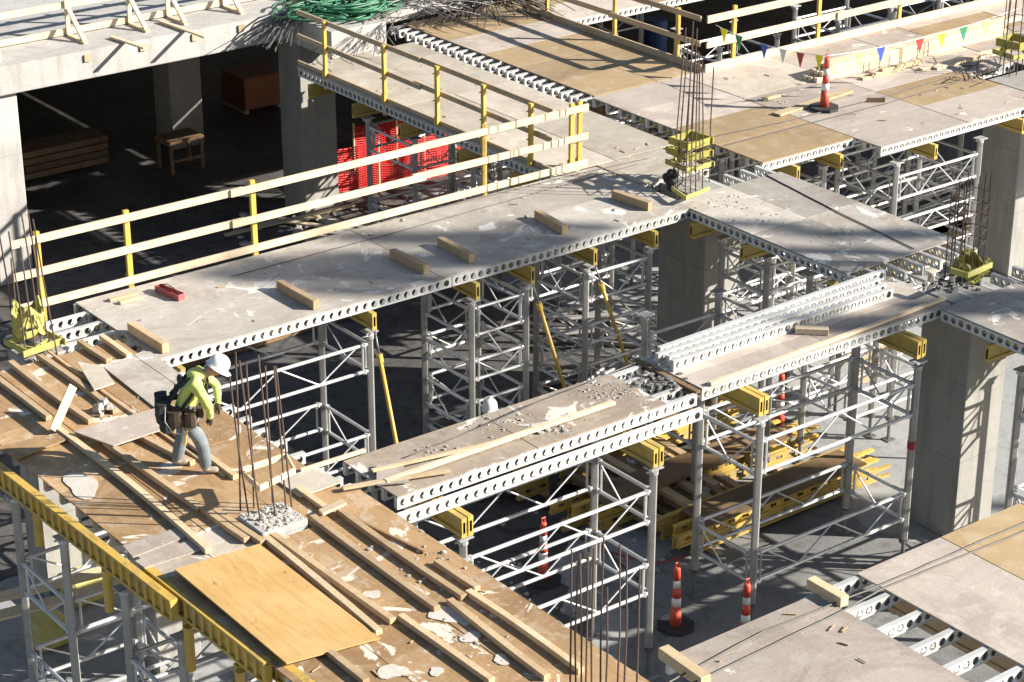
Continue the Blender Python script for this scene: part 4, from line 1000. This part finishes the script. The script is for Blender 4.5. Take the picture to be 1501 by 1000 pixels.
# things under the brown deck
for i, (px, py, l) in enumerate(((70,945,'left'),(120,880,'right'))):
    p = at(px, py, ZF); m = MB(); vs = []
    m.box(p.x-.25,p.x+.3,p.y-.25,p.y+.3,ZF,ZF+.45); o = m.build('insulation_bag', M['insul'], bevel=.08); tag(o, 'yellow bag on the floor under the brown deck, %s one'%l, 'bag')
for i, (p, q_, l) in enumerate((((-20,880),(180,830),'lower'),((-10,905),(200,850),'front'))):
    plank('pale plank lying low between the towers at the left, %s one'%l, at(*p, -2.9), at(*q_, -2.9), .25, .04, 'lumber')
column('round topped concrete pier under the brown deck at the left', 12.2, 12.9, 24.2, 24.8, ZF, -.25)

# ------------------------------------------------------------------ people
RAD = dict(chest=.165, waist=.135, pelvis=.135, sh=.08, el=.058, wr=.038, hi=.105, kn=.075, an=.06)
def figure(label, pos, face, J, cl, hat='helmet', extras=True):
    """J: joints in (forward, left, up) metres; one skinned body, coloured by the nearest limb"""
    f = Vector((math.cos(face), math.sin(face), 0)); l = Vector((-f.y, f.x, 0))
    W = lambda p: f*p[0]+l*p[1]+Vector((0,0,p[2]))
    t = thing('person', label, 'person', pos)
    nodes = []; edges = []; rad = []; mt = []; ix = {}
    def nd(n, p, r, m, par=None):
        ix[n] = len(nodes); nodes.append(Vector(p)); rad.append(r); mt.append(m)
        if par: edges.append((ix[par], ix[n]))
    nd('pelvis', J['pelvis'], RAD['pelvis'], 'legs')
    nd('waist', J['waist'], RAD['waist'], 'top', 'pelvis'); nd('chest', J['chest'], RAD['chest'], 'top', 'waist'); nd('neckbase', J['neckbase'], .10, 'top', 'chest')
    nd('neck', J['neck'], .055, 'skin', 'neckbase'); nd('jaw', J['jaw'], .075, 'skin', 'neck'); nd('skull', J['skull'], .095, 'skin', 'jaw')
    d = (Vector(J['skull'])-Vector(J['jaw'])).normalized(); fw_ = Vector((1,0,0)); fw_ = (fw_-d*fw_.dot(d)).normalized()
    nd('nose', Vector(J['jaw'])*.6+Vector(J['skull'])*.4+fw_*.105, .014, 'skin', 'jaw')
    for s_ in ('R','L'):
        nd('sh'+s_, J['sh'+s_], RAD['sh'], 'top', 'chest'); nd('el'+s_, J['el'+s_], RAD['el'], 'top', 'sh'+s_); nd('wr'+s_, J['wr'+s_], RAD['wr'], 'top', 'el'+s_)
        nd('pa'+s_, J['pa'+s_], .036, 'hand', 'wr'+s_)
        a = Vector(J['pa'+s_]); dr = (a-Vector(J['wr'+s_])).normalized(); sd_ = dr.cross(Vector((0,0,1)));
        if sd_.length < .1: sd_ = Vector((0,1,0))
        sd_.normalize(); cu = dr.cross(sd_)
        for k, (o, L) in enumerate(((-.030,.070),(-.010,.080),(.010,.075),(.028,.058))):
            b = a+sd_*o+dr*.035; nd('f%d%s'%(k,s_), b, .010, 'hand', 'pa'+s_); nd('g%d%s'%(k,s_), b+dr*L*.5+cu*L*.15, .009, 'hand', 'f%d%s'%(k,s_)); nd('h%d%s'%(k,s_), b+dr*L*.8+cu*L*.5, .008, 'hand', 'g%d%s'%(k,s_))
        b = a-sd_*.035-dr*.01; nd('t'+s_, b, .011, 'hand', 'pa'+s_); nd('u'+s_, b-sd_*.02+dr*.04+cu*.02, .010, 'hand', 't'+s_)
        nd('hi'+s_, J['hi'+s_], RAD['hi'], 'legs', 'pelvis'); nd('kn'+s_, J['kn'+s_], RAD['kn'], 'legs', 'hi'+s_); nd('an'+s_, J['an'+s_], RAD['an'], 'legs', 'kn'+s_)
        nd('he'+s_, Vector(J['an'+s_])+Vector((-.02,0,-.06)), .060, 'boot', 'an'+s_); nd('to'+s_, Vector(J['an'+s_])+Vector((.17,0,-.08)), .048, 'boot', 'he'+s_)
    me = bpy.data.meshes.new('b'); me.from_pydata([W(p) for p in nodes], edges, []); o = bpy.data.objects.new('b', me); C.objects.link(o)
    md = o.modifiers.new('skin', 'SKIN'); md.use_smooth_shade = True
    for i, v in enumerate(me.skin_vertices[0].data): v.radius = (rad[i], rad[i]); v.use_root = (i == 0)
    for n_ in ('chest','waist','pelvis'): me.skin_vertices[0].data[ix[n_]].radius = (rad[ix[n_]]*1.12, rad[ix[n_]]*.92)
    sb_ = o.modifiers.new('sub', 'SUBSURF'); sb_.levels = 2; sb_.render_levels = 2
    dg = bpy.context.evaluated_depsgraph_get(); dg.update(); ev = o.evaluated_get(dg); nm = bpy.data.meshes.new_from_object(ev)
    bpy.data.objects.remove(o)
    keys = ['top','legs','skin','hand','boot']; nm.materials.clear()
    for k in keys: nm.materials.append(M[cl[k]])
    wn = [W(p) for p in nodes]
    for p in nm.polygons:
        c = p.center; best = None
        for (a, b) in edges:
            A, B = wn[a], wn[b]; ab = B-A; q = max(0, min(1, (c-A).dot(ab)/max(ab.length_squared,1e-9))); d_ = (c-A-ab*q).length
            if best is None or d_ < best[0]: best = (d_, mt[b] if q > (.35 if mt[a] != mt[b] else -1) else mt[a])
        p.material_index = keys.index(best[1]); p.use_smooth = True
    for v in nm.vertices:      # folds in the cloth
        if v.co.z < (1.36 if J is not None else 9) and v.co.z > .12:
            q = v.co*11; k = mnoise.noise(Vector((q.x, q.y, q.z*1.6)))+.5*mnoise.noise(v.co*23)
            v.co += v.normal*k*.014
    b_ = bpy.data.objects.new('body', nm); C.objects.link(b_); b_.parent = t
    P0 = Vector(pos); G_ = lambda p: W(p)+P0
    # helmet
    h = MB(); c = Vector(J['skull'])+d*.035; up = (d+fw_*-.1).normalized(); x_ = W(fw_); u_ = W(up); rt = u_.cross(x_).normalized(); x_ = rt.cross(u_)
    rot = Matrix((x_, rt, u_)).transposed()
    vs = []; fs = []; n = 18
    for j, (rr, zz) in enumerate(((1.0,-.045),(1.0,0),(.93,.06),(.75,.105),(.45,.135),(.0,.145))):
        for k in range(n):
            a = 2*math.pi*k/n; q = Vector((math.cos(a)*.150*rr, math.sin(a)*.125*rr, zz)); vs.append(G_(c)+rot @ q)
    for j in range(5):
        for k in range(n): fs.append((j*n+k, j*n+(k+1)%n, (j+1)*n+(k+1)%n, (j+1)*n+k))
    m0 = len(vs)
    for k in range(n):
        a = 2*math.pi*k/n; ex = .022+.055*max(0, math.cos(a))**2; q = Vector((math.cos(a)*(.150+ex), math.sin(a)*(.125+ex*.6), -.055)); vs.append(G_(c)+rot @ q)
    for k in range(n): fs.append((m0+k, m0+(k+1)%n, (k+1)%n, k))
    h.add(vs, fs); ho = h.build('hard_hat', M[hat], t, smooth=True); ho.modifiers.new('s','SOLIDIFY').thickness = .006
    for s_ in (-1,1):
        e = Vector(J['jaw'])*.35+Vector(J['skull'])*.65+fw_*.088+Vector((0,s_*.032,0)); MB().ball(G_(e), .012, 8, 6).build('eye', M['black'], t, smooth=True)
    return t, G_
WJ = dict(pelvis=(-.20,0,.91), waist=(-.18,0,1.05), chest=(-.05,0,1.25), neckbase=(.07,0,1.38), neck=(.13,0,1.425), jaw=(.22,0,1.44), skull=(.28,0,1.51),
  shR=(-.01,-.22,1.35), elR=(.14,-.31,1.09), wrR=(.16,-.22,.88), paR=(.15,-.18,.81),
  shL=(.01,.22,1.35), elL=(.24,.26,1.12), wrL=(.26,.10,.94), paL=(.25,.05,.88),
  hiR=(-.20,-.12,.84), knR=(.02,-.16,.48), anR=(.06,-.18,.13), hiL=(-.20,.12,.84), knL=(-.24,.12,.47), anL=(-.34,.10,.13))
wp = at(297,686,.0); wp.z = .0
RAD.update(chest=.18, waist=.16, pelvis=.155, sh=.09, el=.068, wr=.046, hi=.13, kn=.10, an=.088)
wk, G_ = figure('worker in a lime jacket, harness and white hard hat bent over his tool belt', wp, math.atan2(-.607,.794)+.1, WJ, dict(top='hivis', legs='denim', skin='skin', hand='leather', boot='boot'))
wk.scale = (.95,.95,.95)
def strap(nm, pts, w_, th, mat, par=None):
    m = MB()
    for i in range(len(pts)-1): m.bar(G_(pts[i]), G_(pts[i+1]), w_, th, (0,0,1) if abs(pts[i+1][2]-pts[i][2]) < .1 else (1,0,0))
    return m.build(nm, M[mat], par or wk)
for y_ in (-.13,.13):
    strap('harness_strap', [(.02,y_*1.3,1.02),(.13,y_,1.2),(.13,y_,1.33),(.02,y_,1.43),(-.12,y_*.8,1.38),(-.24,y_*.5,1.25),(-.38,y_,1.06)], .05, .014, 'dark_cloth')
strap('leg_strap', [(-.36,-.20,.94),(-.30,-.245,.80),(-.12,-.24,.74)], .05, .015, 'dark_cloth')
strap('side_strap', [(-.20,-.215,1.02),(-.10,-.235,1.16),(-.02,-.23,1.28)], .05, .014, 'dark_cloth')
m = MB(); m.ball(G_((-.22,0,1.33)), .08, 10, 7, (.5,1,1)); m.build('dorsal_pad', M['dark_cloth'], wk, smooth=True)
m = MB(); P = []
for k in range(17):
    a = 2*math.pi*k/16; P.append(G_((-.25+.20*math.cos(a), .21*math.sin(a), .98-.03*math.cos(a))))
m.tube(P, .042, 6); m.build('tool_belt', M['leather'], wk, smooth=True)
def pouch(x, y_, z, wx, wy, h, tw, mat='leather'):
    m = MB(); c = G_((x,y_,z)); vs = []; fs = []
    for j, (q, dz) in enumerate(((.72,-1),(.95,-.8),(1.05,-.1),(.9,.75),(.95,1))):
        for k in range(10):
            a = 2*math.pi*k/10+tw; e = 1/max(abs(math.cos(a-tw)), abs(math.sin(a-tw)))**.6
            vs.append(G_((x+wx*q*e*math.cos(a)+random.uniform(-.006,.006), y_+wy*q*e*math.sin(a), z+dz*h+random.uniform(-.01,.01))))
    for j in range(4):
        for k in range(10): fs.append((j*10+k, j*10+(k+1)%10, (j+1)*10+(k+1)%10, (j+1)*10+k))
    fs.append(tuple(reversed(range(10)))); fs.append(tuple(40+k for k in range(10)))
    m.add(vs, fs).build('pouch', M[mat], wk)
pouch(-.30,-.27,.88,.10,.06,.12,.2); pouch(-.10,-.29,.87,.08,.055,.11,-.2); pouch(-.46,-.16,.92,.10,.09,.16,.5,'dark_cloth'); pouch(-.50,.05,.96,.09,.11,.15,.1,'dark_cloth'); pouch(-.42,-.24,.78,.09,.07,.10,.8,'dark_cloth'); pouch(.02,-.2,.93,.05,.05,.07,0)
m = MB(); P = [G_((-.42,-.30,1.08)), G_((-.44,-.34,.88)), G_((-.34,-.37,.72)), G_((-.18,-.36,.69)), G_((-.05,-.32,.78)), G_((.02,-.27,.92))]
m.tube(P, .010, 6); m.build('lanyard', M['steel'], wk, smooth=True)
MB().tube([G_((-.14,-.27,.84)), G_((-.20,-.29,.50))], .018, 6).build('hammer_handle', M['yellow'], wk)
m = MB(); m.ball(G_((.0,0,1.41)), .13, 12, 8, (1.0,1.2,.55)); m.build('hood', M['hivis'], wk, smooth=True)
RAD.update(chest=.17, waist=.145, pelvis=.14, sh=.085, el=.06, wr=.04, hi=.11, kn=.08, an=.065)
SJ = dict(pelvis=(0,0,.95), waist=(0,0,1.10), chest=(.02,0,1.32), neckbase=(.02,0,1.46), neck=(.03,0,1.53), jaw=(.05,0,1.58), skull=(.05,0,1.67),
  shR=(.02,-.20,1.42), elR=(.02,-.27,1.15), wrR=(.16,-.22,.98), paR=(.22,-.2,.95),
  shL=(.02,.20,1.42), elL=(.02,.27,1.15), wrL=(.16,.22,.98), paL=(.22,.2,.95),
  hiR=(0,-.10,.88), knR=(.03,-.12,.50), anR=(-.02,-.13,.12), hiL=(0,.10,.88), knL=(.05,.13,.50), anL=(.04,.14,.12))
p2 = at(718,588,-2.22); p2.z = ZF
figure('person in a pale hard hat and yellow vest on the floor behind the rubble strip', p2, YAW*0-2.2, SJ, dict(top='hivis', legs='dark_cloth', skin='skin', hand='skin', boot='leather'))
p3 = at(813,740,ZF)
figure('person in dark clothes standing on the floor, mostly hidden behind the double beams', p3, 2.6, SJ, dict(top='dark_cloth', legs='dark_cloth', skin='skin', hand='skin', boot='leather'))

# ------------------------------------------------------------------ added tree out of view, leaf clumps placed to cast shade on the decks
def tree(label, s_, u_, ztop, crown, seed):
    random.seed(seed)
    bx = s_*.669+u_*.743; by = s_*.743-u_*.669
    t = thing('shade_caster_tree', label, 'tree', (bx,by,ZF), 'added shade casters')
    MB().tube([(bx,by,ZF),(bx+.2,by,6),(bx-.1,by+.1,14),(bx,by,ztop)], [.38,.30,.22,.04], 10).build('trunk', M['old_dark_wood'], t)
    br = MB(); lf = MB(); sv = Vector((.669,.743,0)); uv = Vector((.743,-.669,0))
    for (cs, cz, rs, rz, n) in crown:
        rs *= 1.25
        c = Vector((bx,by,cz))+sv*(cs-s_)
        br.tube([(bx,by,cz-2.2), c], [.09,.03], 6)
        for k in range(int(n*3)):
            p = Vector((random.gauss(0,1), random.gauss(0,1), random.gauss(0,1))); p = p.normalized()*random.random()**.5
            q = c+sv*p.x*rs+uv*p.y*.9+Vector((0,0,p.z*rz)); a = Vector((random.uniform(-1,1),random.uniform(-1,1),random.uniform(-1,1))).normalized(); b = a.cross(Vector((0,0,1))).normalized(); r_ = random.uniform(.07,.19)
            lf.add([q-a*r_, q+b*r_*.5, q+a*r_, q-b*r_*.5], [(0,1,2,3)])
    br.build('limb', M['old_dark_wood'], t); lf.build('crown', M['leaf'], t)
M['leaf'] = metal('tree_leaf', (.05,.08,.03), .7, 0, (.03,.05,.02), .5)
tree('unseen tree added to shade the middle of the long deck', 32.3, 45, 27,
 [(31.55,25.0,.28,.55,330),(32.05,24.6,.22,.75,330),(31.0,24.35,.16,.4,110),(31.55,24.05,.2,.3,130),(32.5,24.1,.16,.6,120),(33.3,24.1,.22,.55,330),(33.45,23.3,.26,.6,420),(32.9,23.1,.34,.45,480),(32.45,23.4,.24,.3,240),(34.05,22.9,.14,.4,130),
  (34.4,21.4,.12,.45,120),(34.05,20.5,.13,.55,170),(34.2,20.0,.12,.4,120),(33.25,20.6,.12,.6,170),(32.75,20.6,.10,.4,90),(31.1,19.8,.26,.4,380),(31.6,19.4,.2,.35,240),(30.45,20.4,.2,.4,240),(30.1,20.9,.12,.3,100)], 5)

random.seed(21)
for (l, x0, x1, y0, y1, zt) in (('deep under the long deck behind the long slanted prop',16.0,17.4,28.0,29.2,-.62) if False else ('second row under the cement spattered deck, right side',25.95,27.3,23.2,24.5,-.62),
   ('in the gap behind the loose aluminium beams',21.6,23.2,23.4,24.7,-.62),
   ('deep under the weathered upper deck, behind the notch',26.9,28.2,29.8,31.2,-.62),
   ('deep under the weathered upper deck, right part',32.6,34.2,29.2,30.6,-.62),
   ('between the walkway and the ochre deck',26.4,28.0,28.6+.9,30.8,-.62)):
    if 'between the walkway' in l: continue
    if 'in the gap' in l or 'second row' in l: zt = -1.1
    tower('shoring tower '+l, x0, x1, y0, y1, zt, [(zt-.3,zt-.75),(-2.4,-2.85)], zt+.12)
for i in range(14):
    r_, c_ = divmod(i, 5)
    x = 20.6+c_*.42+random.uniform(-.08,.08); y0 = 22.9+random.uniform(-.3,.3)
    o = MB().bar((x,y0,ZF+.12+r_*.17),(x+random.uniform(-.3,.3),y0+4.2,ZF+.12+r_*.17), .15, .09).build('floor_timber', M['lumber_old'], bevel=.004)
    tag(o, 'long timber on the floor behind the loose beams, %s in the %s layer'%(('leftmost','second','middle','fourth','rightmost')[c_], ('bottom','middle','top')[r_]), 'timber', 'long timbers stacked on the floor')
for i in range(8):
    a = at(795+i*16, 600-i*9, ZF+.75); b = a+Vector((random.uniform(1.2,2.2), random.uniform(-.3,.6), random.uniform(-.1,.1)))
    tag(MB().tube([a,b], .028, 8).build('loose_tube', M['alu']), 'loose aluminium tube lying across the floor timbers behind the loose beams', 'tube', 'loose tubes on the floor timbers')
wire('red cord lying on the dark floor left of the striped marker', [at(860,800,ZF+.02), at(905,812,ZF+.02), at(960,826,ZF+.02), at(1010,815,ZF+.02)], .012, 'red', 'cord', 'cord')
wire('dark hose snaking over the dark floor under the front tower', [at(700,760,ZF+.02), at(750,780,ZF+.02), at(800,770,ZF+.02), at(880,800,ZF+.02), at(960,870,ZF+.02)], .014, 'cable', 'hose', 'hose')
for i, (px, py, l) in enumerate(((1037,738,'white bucket on the floor by the yellow beam pile'),(930,700,'white bucket on the floor behind the far end of the rubble strip'))):
    p = at(px, py, ZF); t = thing('bucket', l, 'bucket', p); MB().tube([(p.x,p.y,ZF+.004),(p.x,p.y,ZF+.36)], [.12,.15], 16).build('pail', M['white'], t, smooth=True); MB().tube([(p.x-.15,p.y,ZF+.34),(p.x-.1,p.y-.08,ZF+.44),(p.x+.1,p.y-.08,ZF+.44),(p.x+.15,p.y,ZF+.34)], .006, 5).build('handle', M['steel'], t)
for i in range(14):
    pass
m = MB()
for i in range(70):
    p = at(random.uniform(640,1000), random.uniform(720,900), ZF+.006)
    if 13.5 < p.x < 23 and 18 < p.y < 25: m.chip(p, random.uniform(.015,.06), .5)
tag(m.build('floor_scrap', M['rubble']), 'small scraps scattered over the dark floor round the markers', 'scrap', None, 'stuff')
# nail heads and chips of wood on the decks
m = MB()
for X0, X1, Y0, Y1 in ONDECK[:1]+[(22.75,25.3,28.7,37.0),(13.95,16.25,12,15.4),(10.42,13.5,15,20.3),(28.6,33,26.3,31.4)]:
    for i in range(26):
        p = Vector((random.uniform(X0+.1,X1-.1), random.uniform(Y0+.1,Y1-.1), .004)); a = random.random()*6.28; L = random.uniform(.03,.16)
        d = Vector((math.cos(a), math.sin(a), 0))*L; m.bar(p+Vector((0,0,.008)), p+d+Vector((0,0,.008)), random.uniform(.008,.03), .012)
tag(m.build('wood_chips', M['lumber_old']), 'scattered wood chips and splinters lying on the decks', 'wood chips', None, 'stuff')
# reflective strips on the jacket
for s_ in (-1,1):
    m = MB(); 
# pale form plates stuck to the slab and column tie holes
for i, (x, y0, z) in enumerate(((24.09,20.55,-1.2),(24.09,26.6,-1.3))):
    pass

random.seed(33)
for i in range(10):
    p = at(760+random.uniform(-30,150), 470+random.uniform(-20,110), ZF+.05); L = random.uniform(1.2,2.6); z = random.choice((0,.2,.4))
    m = MB(); a = p+Vector((0,0,z)); b = a+Vector((random.uniform(.4,1)*L, -random.uniform(.2,.9)*L, 0))
    m.tube([a, b], .03, 8); m.tube([a+Vector((0,0,.3)), b+Vector((0,0,.3))], .03, 8)
    for q in range(5): m.tube([a.lerp(b,q/4)+Vector((0,0,.3*(q%2))), a.lerp(b,min(1,(q+1)/4))+Vector((0,0,.3*((q+1)%2)))], .016, 6)
    tag(m.build('ledger_frame', M['leg']), 'dull ledger frame dumped on the floor behind the two short slanted props', 'ledger frame', 'dumped ledger frames behind the props')
